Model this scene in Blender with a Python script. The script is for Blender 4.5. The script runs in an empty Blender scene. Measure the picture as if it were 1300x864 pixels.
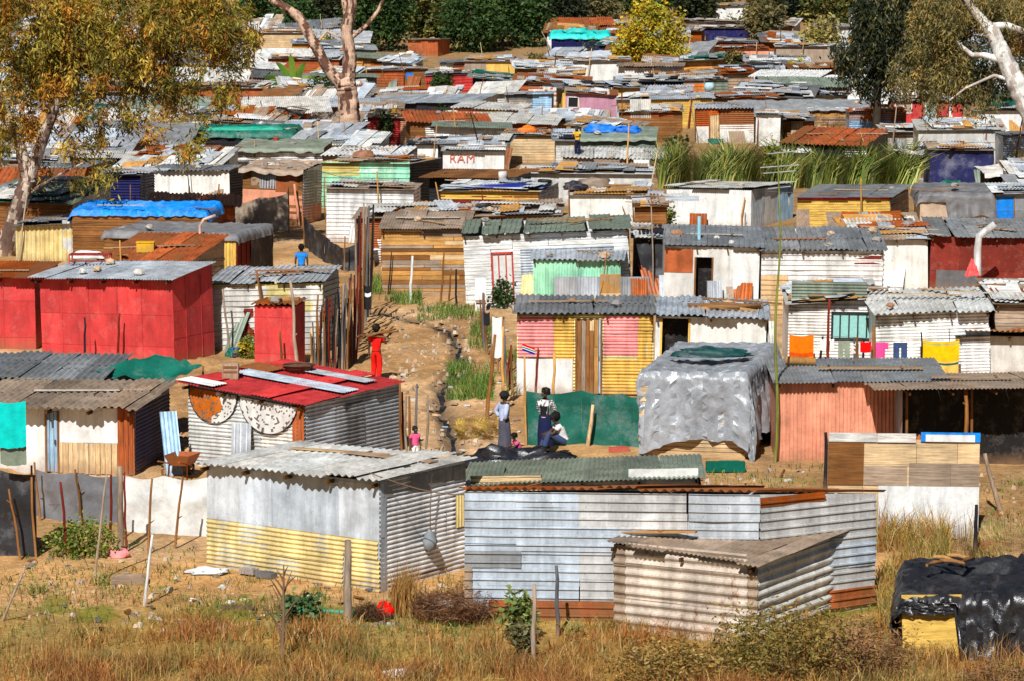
import bpy, math, random
import numpy as np
from mathutils import Vector, Matrix, noise as mnoise
R_ = math.radians
rng = random.Random(7)
sc = bpy.context.scene
col = sc.collection
# ---------------------------------------------------------------- camera and ground
F = 3611.0; PX, PY = 1300.0, 864.0
SLOPE = 0.04; PIT = 0.1415 - SLOPE; CZ = 13.62
FWD = Vector((0, math.cos(PIT), -math.sin(PIT))); UPV = Vector((0, math.sin(PIT), math.cos(PIT)))
def gz(Y):
    z = SLOPE * Y
    if Y > 200: z += 0.000267 * (Y - 200) ** 2
    return z
def ray(px, py):
    return Vector(((px - PX / 2) / F, 0, 0)) + FWD + UPV * ((PY / 2 - py) / F)
def P(px, py, Y):                                   # point on a pixel's sight line at distance Y
    d = ray(px, py); t = Y / d.y
    return Vector((0, 0, CZ)) + d * t
def G(px, py):                                      # where that sight line meets the ground
    lo, hi = 20.0, 900.0
    for _ in range(44):
        m = (lo + hi) / 2
        if P(px, py, m).z > gz(m): lo = m
        else: hi = m
    p = P(px, py, lo); p.z = gz(lo); return p
def PR(p):                                          # world point -> photo pixel
    v = Vector(p) - Vector((0, 0, CZ)); d = v.dot(FWD)
    return PX / 2 + v.x / d * F, PY / 2 - v.dot(UPV) / d * F
def SC(Y): return F / Y                             # photo pixels per metre at distance Y
# ---------------------------------------------------------------- colours  (rgb, variation, rust)
COL = {
 'W': ((.86,.85,.83),.05,.06), 'w': ((.68,.67,.64),.12,.15), 'z': ((.47,.50,.54),.22,.16), 'Z': ((.59,.64,.70),.14,.08),
 'd': ((.25,.26,.27),.25,.15), 'k': ((.022,.022,.026),.2,0), 'r': ((.36,.10,.035),.25,.75), 'c': ((.80,.66,.36),.10,.10),
 'y': ((.74,.50,.18),.12,.05), 'R': ((.60,.085,.085),.18,.08), 'P': ((.78,.36,.25),.08,.03), 'p': ((.86,.36,.36),.08,.05),
 'b': ((.26,.125,.055),.30,.1), 't': ((.58,.33,.14),.28,.05), 'T': ((.70,.52,.33),.15,.05), 'g': ((.012,.115,.085),.15,0),
 'G': ((.23,.27,.22),.18,.1), 'm': ((.42,.76,.56),.06,.03), 'n': ((.012,.014,.085),.2,0), 'B': ((.03,.24,.78),.12,0),
 'u': ((.48,.27,.36),.06,0), 'o': ((.78,.22,.03),.12,.2), 'q': ((.20,.035,.025),.15,.05), 'e': ((.40,.31,.24),.25,.2),
 'l': ((.36,.52,.68),.12,.03), 'a': ((.17,.17,.18),.2,0), 'S': ((.33,.34,.36),.1,0), 'K': ((.60,.61,.62),.1,.55), 'Q': ((.66,.57,.49),.14,.35), 'U': ((.50,.37,.27),.22,.3), 'x': ((.02,.55,.50),.1,0), 'O': ((.40,.125,.06),.22,.5), 'A': ((.34,.60,.56),.1,0),
}
def CV(k): return COL[k][1] if k in COL else .2
# ---------------------------------------------------------------- materials
def mat(name, rough=.7, spec=.3, metal=0., kind='paint'):
    m = bpy.data.materials.new(name); m.use_nodes = True
    nt = m.node_tree; N = nt.nodes; L = nt.links
    b = N['Principled BSDF']; b.inputs['Roughness'].default_value = rough; b.inputs['Metallic'].default_value = metal
    b.inputs['Specular IOR Level'].default_value = spec
    at = N.new('ShaderNodeAttribute'); at.attribute_name = 'col'
    tc = N.new('ShaderNodeTexCoord'); oi = N.new('ShaderNodeObjectInfo')
    off = N.new('ShaderNodeVectorMath'); off.operation = 'MULTIPLY_ADD'
    L.new(oi.outputs['Random'], off.inputs[0]); off.inputs[1].default_value = (37, 19, 0); L.new(tc.outputs['Object'], off.inputs[2])
    def nz(scale, detail=4, rgh=.6, st=(1, 1, 1)):
        mp = N.new('ShaderNodeMapping'); mp.inputs['Scale'].default_value = st; L.new(off.outputs[0], mp.inputs[0])
        n = N.new('ShaderNodeTexNoise'); n.inputs['Scale'].default_value = scale; n.inputs['Detail'].default_value = detail
        n.inputs['Roughness'].default_value = rgh; L.new(mp.outputs[0], n.inputs['Vector']); return n.outputs['Fac']
    def rng_(src, a, b_, c, d):
        r = N.new('ShaderNodeMapRange'); r.inputs[1].default_value = a; r.inputs[2].default_value = b_
        r.inputs[3].default_value = c; r.inputs[4].default_value = d; L.new(src, r.inputs[0]); return r.outputs[0]
    def math_(op, a, b_=None):
        r = N.new('ShaderNodeMath'); r.operation = op
        for i, q in enumerate((a, b_)):
            if q is None: continue
            if isinstance(q, (int, float)): r.inputs[i].default_value = q
            else: L.new(q, r.inputs[i])
        return r.outputs[0]
    def mix(fac, a, b_, typ='MIX'):
        r = N.new('ShaderNodeMix'); r.data_type = 'RGBA'; r.blend_type = typ
        if isinstance(fac, (int, float)): r.inputs[0].default_value = fac
        else: L.new(fac, r.inputs[0])
        for k, q in ((6, a), (7, b_)):
            if isinstance(q, tuple): r.inputs[k].default_value = (*q, 1)
            else: L.new(q, r.inputs[k])
        return r.outputs[2]
    def scale(c, f):
        r = N.new('ShaderNodeVectorMath'); r.operation = 'SCALE'; L.new(c, r.inputs[0]); L.new(f, r.inputs['Scale']); return r.outputs[0]
    c = at.outputs['Color']; bump = None
    if kind == 'metal':
        c = scale(c, rng_(nz(1.1, 6, .7), .3, .7, .64, 1.28))
        c = scale(c, rng_(nz(3.0, 4, .7, (1, 1, .12)), .38, .72, 1.12, .6))
        rn = math_('ADD', math_('MULTIPLY', nz(2.2, 6, .75, (1, 1, .45)), .75), math_('MULTIPLY', nz(9, 3, .7, (1, 1, .5)), .25))
        thr = math_('SUBTRACT', .78, math_('MULTIPLY', at.outputs['Alpha'], .42))
        k = rng_(math_('SUBTRACT', rn, thr), -.02, .05, 0, .92)
        c = mix(k, c, mix(nz(7), (.16, .05, .02), (.42, .16, .05)))
        sp = rng_(nz(26, 2, .5), .66, .72, 0, .55); c = mix(sp, c, (.10, .07, .05))
        bump = nz(5, 3)
    elif kind in ('woodh', 'woodv'):
        st = (.6, .6, 9) if kind == 'woodh' else (7, 7, .6)
        c = scale(c, rng_(nz(3.2, 6, .75, st), .3, .7, .45, 1.3)); c = scale(c, rng_(nz(1.3, 3), .3, .7, .75, 1.15))
        bump = nz(6, 4, .7, st)
    elif kind == 'tarp':
        c = scale(c, rng_(nz(1.6, 5, .7), .3, .7, .62, 1.25)); k = rng_(nz(.9, 6, .75), .5, .72, 0, .28 if 'tarp' in name else .12); c = mix(k, c, (.55, .56, .58)); bump = nz(7, 5, .7)
    elif kind == 'leaf':
        c = scale(c, rng_(nz(.8, 3), .3, .7, .7, 1.25))
    elif kind == 'cloth':
        c = scale(c, rng_(nz(6, 4), .3, .7, .8, 1.15)); bump = nz(18, 3)
    elif kind == 'skin':
        c = scale(c, rng_(nz(12, 3), .3, .7, .85, 1.1))
    else:                                             # painted board, plaster, stone
        c = scale(c, rng_(nz(1.4, 7, .75), .3, .72, .70, 1.14)); c = scale(c, rng_(nz(3.4, 5, .7, (1, 1, .14)), .42, .68, 1.04, .74)); c = mix(rng_(nz(2.6, 6, .8), .52, .75, 0, .16), c, (.62, .52, .44))
        k = rng_(nz(4.5, 6, .8, (1, 1, .5)), .60, .72, 0, .55); c = mix(k, c, (.20, .14, .10))
        bump = nz(14, 5, .7)
    if kind in ('metal', 'paint', 'woodh', 'woodv'):  # splashed earth near the ground
        sx = N.new('ShaderNodeSeparateXYZ'); L.new(tc.outputs['Object'], sx.inputs[0])
        h = math_('ADD', sx.outputs['Z'], math_('MULTIPLY', nz(3.5, 4), .7))
        c = mix(rng_(h, .28, .75, .6, 0), c, (.30, .17, .085))
    L.new(c, b.inputs['Base Color'])
    if bump is not None:
        bp = N.new('ShaderNodeBump'); bp.inputs['Strength'].default_value = .5 if kind == 'tarp' else .35; bp.inputs['Distance'].default_value = .03
        L.new(bump, bp.inputs['Height']); L.new(bp.outputs[0], b.inputs['Normal'])
    if kind == 'leaf':
        b.inputs['Subsurface Weight'].default_value = 0
        tr = N.new('ShaderNodeBsdfTranslucent'); L.new(c, tr.inputs[0]); ms = N.new('ShaderNodeMixShader'); ms.inputs[0].default_value = .25
        L.new(b.outputs[0], ms.inputs[1]); L.new(tr.outputs[0], ms.inputs[2]); L.new(ms.outputs[0], N['Material Output'].inputs[0])
    return m
M = {'metal': mat('weathered_sheet_metal', .5, .35, .12, 'metal'), 'woodh': mat('weathered_wood_horizontal', .8, .2, 0, 'woodh'),
     'woodv': mat('weathered_wood_vertical', .8, .2, 0, 'woodv'), 'paint': mat('painted_board', .75, .25, 0, 'paint'),
     'tarp': mat('tarpaulin', .55, .4, 0, 'tarp'), 'plastic': mat('plastic_sheeting', .27, .6, 0, 'tarp'),
     'leaf': mat('foliage', .55, .3, 0, 'leaf'), 'cloth': mat('cloth', .85, .1, 0, 'cloth'), 'skin': mat('skin', .55, .3, 0, 'skin'),
     'bark': mat('bark', .85, .1, 0, 'woodv'), 'stone': mat('stone', .9, .1, 0, 'paintx'), 'glass': mat('window_glass', .08, .6, 0, 'skin')}
STY = {'h': 'metal', 'H': 'metal', 'i': 'metal', 'v': 'metal', 'V': 'metal', 'f': 'metal', 'p': 'woodh', 'q': 'woodv', 'b': 'paint', 'w': 'woodh', 'm': 'paint', 't': 'tarp', 's': 'plastic', 'c': 'cloth'}
# ---------------------------------------------------------------- mesh collecting
def grade(c, sat=1.2, gain=1.08):                    # richer and brighter base colours, kept below white paint
    l = c @ np.array([.3, .55, .15], c.dtype); return np.clip((l[:, None]+(c-l[:, None])*sat)*gain, .004, .90)
class MB:
    def __init__(s): s.v = []; s.f = []; s.c = []; s.m = []; s.mats = []; s.sm = []
    def mi(s, k):
        if k not in s.mats: s.mats.append(k)
        return s.mats.index(k)
    def face(s, idx, c, k, smooth=False): s.f.append(idx); s.c.append(c); s.m.append(s.mi(k)); s.sm.append(smooth)
    def quad(s, a, b, c_, d, c, k='paint'):
        n = len(s.v); s.v += [tuple(a), tuple(b), tuple(c_), tuple(d)]; s.face((n, n+1, n+2, n+3), c, k)
    def grid(s, rows, c, k, smooth=False):            # rows of equal length
        n = len(s.v); w = len(rows[0])
        for r in rows: s.v += [tuple(p) for p in r]
        for i in range(len(rows) - 1):
            for j in range(w - 1): s.face((n+i*w+j, n+i*w+j+1, n+(i+1)*w+j+1, n+(i+1)*w+j), c, k, smooth)
    def box(s, o, u, v, w, c, k='paint'):             # o corner, three edge vectors
        o, u, v, w = map(Vector, (o, u, v, w)); n = len(s.v)
        s.v += [tuple(o + u*a + v*b + w*d) for d in (0, 1) for b in (0, 1) for a in (0, 1)]
        for q in ((0,1,3,2), (4,6,7,5), (0,4,5,1), (2,3,7,6), (0,2,6,4), (1,5,7,3)): s.face(tuple(n+i for i in q), c, k)
    def cbox(s, c0, sx, sy, sz, c, k='paint', rot=None):
        m = rot or Matrix.Identity(3); u, v, w = m @ Vector((sx,0,0)), m @ Vector((0,sy,0)), m @ Vector((0,0,sz))
        s.box(Vector(c0) - (u+v+w)/2, u, v, w, c, k)
    def tube(s, pts, rad, c, k='bark', n=7, cap=True):
        pts = [Vector(p) for p in pts]; st = len(s.v); L = len(pts)
        if isinstance(rad, (int, float)): rad = [rad]*L
        for i, p in enumerate(pts):
            d = (pts[min(i+1, L-1)] - pts[max(i-1, 0)]).normalized()
            a = d.cross(Vector((0, 1, 0)) if abs(d.y) < .9 else Vector((1, 0, 0))).normalized(); b = d.cross(a)
            s.v += [tuple(p + (a*math.cos(t) + b*math.sin(t))*rad[i]) for t in [2*math.pi*j/n for j in range(n)]]
        for i in range(L-1):
            for j in range(n): s.face((st+i*n+j, st+i*n+(j+1) % n, st+(i+1)*n+(j+1) % n, st+(i+1)*n+j), c, k, True)
        if cap:
            s.face(tuple(st+j for j in range(n)), c, k); s.face(tuple(st+(L-1)*n+j for j in range(n)), c, k)
    def lathe(s, prof, c, k='paint', n=14, o=(0, 0, 0)):   # prof: (r, z)
        st = len(s.v)
        for r, z in prof: s.v += [(o[0]+r*math.cos(2*math.pi*j/n), o[1]+r*math.sin(2*math.pi*j/n), o[2]+z) for j in range(n)]
        for i in range(len(prof)-1):
            for j in range(n): s.face((st+i*n+j, st+i*n+(j+1) % n, st+(i+1)*n+(j+1) % n, st+(i+1)*n+j), c, k, True)
    def build(s, name, parent=None, loc=None, rotz=0, M4=None):
        if not s.f: return None
        me = bpy.data.meshes.new(name); me.from_pydata(s.v, [], s.f)
        for k in s.mats: me.materials.append(M[k])
        me.polygons.foreach_set('material_index', s.m); me.polygons.foreach_set('use_smooth', s.sm)
        at = me.attributes.new('col', 'FLOAT_COLOR', 'CORNER')
        cc = np.array([tuple(c) if len(c) == 4 else (*c, 0.) for c in s.c], dtype=np.float32).reshape(-1, 4)
        cc[:, :3] = grade(cc[:, :3]); ln = np.array([len(f) for f in s.f]); at.data.foreach_set('color', np.repeat(cc, ln, axis=0).ravel())
        o = bpy.data.objects.new(name, me); col.objects.link(o)
        if parent: o.parent = parent
        if loc is not None: o.location = loc
        if rotz: o.rotation_euler.z = rotz
        return o
def tag(o, label=None, cat=None, group=None, kind=None):
    if label: o['label'] = label
    if cat: o['category'] = cat
    if group: o['group'] = group
    if kind: o['kind'] = kind
    return o
def empty(name, loc, label, cat, group=None, rotz=0):
    o = bpy.data.objects.new(name, None); o.empty_display_size = .3; col.objects.link(o)
    o.location = loc; o.rotation_euler.z = rotz; return tag(o, label, cat, group)
MIXC = {'D': 'ttbbeTl', 'E': 'tttbeteT', 'F': 'zzzdZzZK'}
def cjit(k, r=None, var=None, rust=None):
    r = r or rng; k = r.choice(MIXC[k]) if k in MIXC else k; c, v, ru = COL[k]
    v = v if var is None else var
    f = 1 + r.uniform(-v, v*.7); w = r.uniform(-.03, .03)
    a = ru * r.uniform(.1, 1.7) if rust is None else rust
    return (c[0]*f*(1+w), c[1]*f, c[2]*f*(1-w), min(1, a))
def mul(c, f): return (c[0]*f, c[1]*f, c[2]*f, c[3] if len(c) > 3 else 0)
# ---------------------------------------------------------------- wall panels
SIN = [(t/6, math.sin(2*math.pi*t/6)) for t in range(6)]
IBR = [(0, 0), (.66, .12), (.74, 1), (.93, 1), (.985, -.25)]
def ribs(mb, O, A, Bv, N, a0, a1, b0, b1, prof, pitch, amp, c, k='metal', bow=0.):
    ts = []; i0 = math.floor(a0/pitch)
    for i in range(i0, math.ceil(a1/pitch)+1):
        for t, o in prof:
            a = (i+t)*pitch
            if a0 - 1e-6 <= a <= a1 + 1e-6: ts.append((a, o*amp))
    if not ts or ts[0][0] > a0+1e-4: ts.insert(0, (a0, 0))
    if ts[-1][0] < a1-1e-4: ts.append((a1, 0))
    nb = 4; ja, jb = rng.uniform(-.025, .025), rng.uniform(-.02, .03); dn = [0, rng.gauss(0, .012), rng.gauss(0, .012), 0]; wv = rng.uniform(0, 50)
    rows = []
    for j in range(nb):
        b = b0+ja*(b0 > 0) + (b1+jb*.5-b0)*j/(nb-1); bo = bow*(1 if 0 < j < nb-1 else 0)+dn[j]
        rows.append([O + A*a + Bv*b + N*(o+bo+.012*mnoise.noise(Vector((a*1.7+wv, b*1.3, wv)))) for a, o in ts])
    mb.grid(rows, c, k)
def splits(a0, a1, lo, hi, r):
    xs = [a0]
    while a1 - xs[-1] > hi: xs.append(xs[-1] + r.uniform(lo, hi))
    if a1 - xs[-1] < lo*.4 and len(xs) > 1: xs.pop()
    return xs + [a1]
def panel(mb, O, U, V, N, u0, u1, v0, v1, sty, ck, r, far=False):
    if u1-u0 < .02 or v1-v0 < .02: return
    k = STY[sty]
    if sty in 'hHivV':
        vert = sty in 'vV'
        pitch, amp, pr = {'h': (.10, .02, SIN), 'H': (.195, .03, SIN), 'i': (.178, .036, IBR), 'v': (.10, .013, SIN), 'V': (.19, .03, SIN)}[sty]
        if far: pitch *= 1.35; amp *= 1.3
        us = splits(u0, u1, 1.3, 2.6, r) if not vert else splits(u0, u1, .6, 1.0, r)
        for ua, ub in zip(us, us[1:]):
            vs = splits(v0, v1, .55, .85, r) if not vert else [v0, v1]
            base = cjit(ck, r)
            for va, vb in zip(vs, vs[1:]):
                q = mul(base, r.uniform(1-CV(ck)*.6, 1+CV(ck)*.4)); off = N*r.uniform(0, .012)
                if vert: ribs(mb, O+off, U, V, N, ua, ub+.02, va, vb, pr, pitch, amp, q, k, r.uniform(-.01, .01))
                else: ribs(mb, O+off, V, U, N, va, vb, ua, ub, pr, pitch, amp, q, k, r.uniform(-.01, .01))
    elif sty == 'f':
        us = splits(u0, u1, .6, 1.1, r)
        for i, (ua, ub) in enumerate(zip(us, us[1:])):
            vs = splits(v0, v1, 1.0, 1.9, r)
            for va, vb in zip(vs, vs[1:]):
                rows = []
                for y in range(5):
                    rows.append([O + U*(ua+(ub-ua)*x/4) + V*(va+(vb-va)*y/4) + N*(.006*(i % 2) + r.uniform(-.012, .012)*(0 < x < 4)) for x in range(5)])
                mb.grid(rows, cjit(ck, r), k, True)
    elif sty in 'pq':
        vert = sty == 'q'
        a0, a1, b0, b1 = (u0, u1, v0, v1) if vert else (v0, v1, u0, u1)
        A, B = (U, V) if vert else (V, U)
        a = a0
        while a < a1 - .01:
            w = min(r.uniform(.09, .19), a1-a); b = b0
            while b < b1 - .01:
                ln = min(r.uniform(1.3, 3.2), b1-b)
                if b1-b-ln < .2: ln = b1-b
                e = r.uniform(-.012, .012)
                mb.box(O + A*(a+.006) + B*(b+e) + N*r.uniform(-.02, .012), A*(w-.013), B*(ln-.006), N*.022, cjit(ck, r), k); b += ln
            a += w
        mb.quad(O+U*u0+V*v0-N*.02, O+U*u1+V*v0-N*.02, O+U*u1+V*v1-N*.02, O+U*u0+V*v1-N*.02, (.02, .014, .01), k)
    elif sty in 'bmw':
        if sty == 'm': us, vs = [u0, u1], [v0, v1]
        else: us, vs = splits(u0, u1, .8, 1.25, r), splits(v0, v1, .75, 1.3, r)
        for ua, ub in zip(us, us[1:]):
            for va, vb in zip(vs, vs[1:]):
                g = .004 if sty != 'm' else 0
                mb.box(O+U*(ua+g)+V*(va+g)-N*(.02+r.uniform(0, .008)*(sty != 'm')), U*(ub-ua-2*g), V*(vb-va-2*g), N*.022, cjit(ck, r), k)
        if sty == 'b':
            for ua in us[1:-1]: mb.box(O+U*(ua-.02)+V*v0, U*.04, V*(v1-v0), N*.012, mul(cjit(ck, r), .9), k)
    else:                                             # hanging sheet: tarpaulin, plastic, cloth
        st = .06 if sty == 's' else .11; nu, nv = min(90, max(5, int((u1-u0)/st))), min(60, max(5, int((v1-v0)/st))); sd = r.uniform(0, 90); rows = []
        for y in range(nv+1):
            row = []
            for x in range(nu+1):
                a, b = u0+(u1-u0)*x/nu, v0+(v1-v0)*y/nv
                q = 1-abs(mnoise.noise(Vector((a*3.4+sd+.5*mnoise.noise(Vector((a, b*2, sd))), b*.75, sd)))*2); e = 1-abs(mnoise.noise(Vector((a*3+b*2.2+sd, b*3.2-a*1.3, sd+4)))*2)
                d = q*.085 + (e*.05 if sty == 's' else e*.02) + mnoise.noise(Vector((a*1.1, b*1.3, sd+9)))*.06
                row.append(O + U*a + V*b + N*(.0+d*(.45+.55*(1-y/nv))))
            rows.append(row)
        mb.grid(rows, cjit(ck, r), k, True)
def cells(u0, u1, v0, v1, holes):
    us = sorted({u0, u1, *[min(max(h[i], u0), u1) for h in holes for i in (0, 1)]}); vs = sorted({v0, v1, *[min(max(h[i], v0), v1) for h in holes for i in (2, 3)]})
    for a, b in zip(us, us[1:]):
        run = None
        for c, d in zip(vs, vs[1:]):
            if any(h[0] < (a+b)/2 < h[1] and h[2] < (c+d)/2 < h[3] for h in holes):
                if run: yield (a, b, *run); run = None
            else: run = (run[0], d) if run else (c, d)
        if run: yield (a, b, *run)
# ---------------------------------------------------------------- roofs
def roof_mesh(mb, pt, N, L, W, sty, ck, r, oh, ohs, far):
    """pt(x, y): local roof surface, x along the front (0..L from the left), y into depth (0..W)."""
    x0, x1, y0, y1 = -ohs, L+ohs, -oh, W+.15
    if sty in 'CZI':
        pitch, amp, pr = {'C': (.185, .03, SIN), 'Z': (.105, .016, SIN), 'I': (.19, .028, IBR)}[sty]
        if far: pitch *= 1.25; amp *= 1.25
        xs = splits(x0, x1, .65, .95, r)
        for i, (a, b) in enumerate(zip(xs, xs[1:])):
            ys = splits(y0+r.uniform(-.10, .10), y1, 1.5, 2.6, r); base = cjit(ck, r); lift = r.uniform(0, .02); sk = r.uniform(-.05, .05)
            if r.random() < .12: lift += .05
            for j, (c, d) in enumerate(zip(ys, ys[1:])):
                q = mul(base, r.uniform(1-CV(ck)*.7, 1+CV(ck)*.5)); rows = []
                n = max(2, int((b-a+.04)/pitch)*len(pr)); tl = []
                for m in range(math.floor(a/pitch), math.ceil((b+.05)/pitch)+1):
                    for t, o in pr:
                        x = (m+t)*pitch
                        if a <= x <= b+.05: tl.append((x, o*amp))
                if len(tl) < 2: tl = [(a, 0), (b, 0)]
                for e in (c-.1*(j > 0), (c+d)/2, d):
                    rows.append([pt(x+sk*(e-c), e)+N*(o+lift+.015*(len(ys)-j)+(.012 if e == (c+d)/2 else 0)) for x, o in tl])
                mb.grid(rows, q, 'metal')
    elif sty in 'TSK':                                # sheeting drawn over the roof and hanging over the eave
        k = 'plastic' if sty in 'SK' else 'tarp'; hang = .28; sd = r.uniform(0, 99)
        nx, ny = min(90, max(8, int((x1-x0)/.09))), min(50, max(8, int((y1-y0)/.1))); c = cjit(ck, r); rows = []
        for j in range(-2, ny+1):
            row = []
            for i in range(nx+1):
                x = x0+(x1-x0)*i/nx; y = y0+(y1-y0)*max(j, 0)/ny
                p = pt(x, y)+N*(.07+.07*mnoise.fractal(Vector((x*1.2+sd, y*1.1, sd)), 1., 2., 3)+.05*(1-abs(2*mnoise.noise(Vector((x*2.3+y+sd, y*2.6-x*.8, sd)))))*(1-.3*(j < 1)))
                if j < 0: p = p + Vector((0, .02*j-.03, j*hang*.5*(.6+.8*abs(mnoise.noise(Vector((x*1.1+sd, 3, 1)))))))
                row.append(p)
            rows.append(row)
        mb.grid(rows, c, k, True)
    else:                                             # X: felt, boards and odd sheets patched together
        rows = [[pt(x0+(x1-x0)*i/5, y0+(y1-y0)*j/4)+N*.0 for i in range(6)] for j in range(5)]
        mb.grid(rows, mul(cjit(ck, r), .8), 'metal')
        mix = {'d': 'dzzkewZ', 'z': 'zZZwWde', 'r': 'rrezOZ', 'e': 'eetzwrWZ', 'w': 'wWWZtz', 'G': 'GGdzgw', 'b': 'bbetwz'}.get(ck, 'zdwert')
        area = (x1-x0)*(y1-y0)
        for i in range(int(6+area*.95)):
            w, l = r.uniform(.5, 1.0), r.uniform(1.2, 3.2); kk = r.choice(mix)
            if r.random() < .5: w, l = l, w
            cx, cy = r.uniform(x0+w/2, max(x0+w/2, x1-w/2)), r.uniform(y0-.1+l/2, max(y0+l/2, y1-l/2)); an = r.gauss(0, .07); h = .02+.007*i+r.uniform(0, .02)
            q = cjit(kk, r); ca, sa = math.cos(an), math.sin(an); t1, t2 = r.gauss(0, .035), r.gauss(.01, .03)
            if r.random() < .65:
                nn = max(2, int(w/.035)); rows = []
                for e in (-.5, .5):
                    rows.append([pt(cx+(g*w)*ca-(e*l)*sa, cy+(g*w)*sa+(e*l)*ca)+N*(h+t1*g+t2*e+.018*math.sin(g*w*2*math.pi/.16)) for g in [m/nn-.5 for m in range(nn+1)]])
                mb.grid(rows, q, 'metal')
            else:
                a, b, c_, d = [pt(cx+g*w*ca-e*l*sa, cy+g*w*sa+e*l*ca)+N*(h+t1*g+t2*e) for g, e in ((-.5, -.5), (.5, -.5), (.5, .5), (-.5, .5))]
                mb.quad(a, b, c_, d, q, 'woodh')
def drape(mb, pt, L, W, hang, ck, r, k='plastic', st=.09, sag=.10, crump=.06, facet=False):
    '''one sheet thrown over a frame: flat part follows pt, the overhang falls in folds. hang: front(x), right, left in metres.'''
    hf, hr, hl = hang; hf = hf if callable(hf) else (lambda x, v=hf: v); sd = r.uniform(0, 90); c = cjit(ck, r); rows = []
    mx = max(hf(L*i/10) for i in range(11)); nx0, nx1 = int(hl/st), int(hr/st); n = int(L/st); ny0, ny = int(mx/st), int(W/st)
    for j in range(-ny0, ny+1):
        row = []
        for i in range(-nx0, n+nx1+1):
            xc = min(max(i, 0), n)/n*L; ex = (max(0, -i), max(0, i-n)); y = max(j, 0)/ny*W; f = hf(xc)*(1+.22*mnoise.noise(Vector((xc*1.3+sd, 2, sd))))
            dx = ex[0]*st, ex[1]*st; dy = min(max(0, -j)*st*f/max(mx, .01)*1., f); p = pt(xc, y); dz = dy+(dx[0]+dx[1])*(1 if dy == 0 else .75)
            q = Vector((xc*2.2+sd, y*2.2, dz*.7)); rid = 1-abs(2*mnoise.noise(q*1.0)); rid2 = 1-abs(2*mnoise.noise(Vector((xc*2.9+dz*1.7+sd, y*2.6-xc, dz*2.3+sd))))
            fold = mnoise.noise(Vector((xc*3.1+sd, y*3.1, dz*.3)))*.26*min(1, dz*1.1)
            dn = crump*(rid+.7*rid2); dip = -sag*math.sin(math.pi*xc/L)*math.sin(math.pi*min(1, y/W))*(dz == 0)
            w = Vector((0, 0, 0))
            if dy > 0: w += Vector((0, -1, 0))*(.05+.10*dy+fold+dn)
            if dx[0] > 0: w += Vector((-1, 0, 0))*(.05+.10*dx[0]+fold+dn)
            if dx[1] > 0: w += Vector((1, 0, 0))*(.05+.10*dx[1]+fold+dn)
            if dz == 0: w += Vector((0, 0, .03+dn+dip))
            if facet: w += Vector((r.gauss(0, .012), r.gauss(0, .022), r.gauss(0, .02)))
            row.append(p+w-Vector((0, 0, dz-.02)))
        rows.append(row)
    if not facet: mb.grid(rows, c, k, True); return
    n0 = len(mb.v); wd = len(rows[0])
    for q in rows: mb.v += [tuple(p) for p in q]
    for j in range(len(rows)-1):                      # sharp creases: flat triangles
        for i in range(wd-1):
            a, b, e, d = n0+j*wd+i, n0+j*wd+i+1, n0+(j+1)*wd+i+1, n0+(j+1)*wd+i
            for t in (((a, b, e), (a, e, d)) if r.random() < .5 else ((a, b, d), (b, e, d))): mb.face(t, mul(c, r.uniform(.9, 1.1)), k, (i*7+j*3) % 3 > 0)
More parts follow.
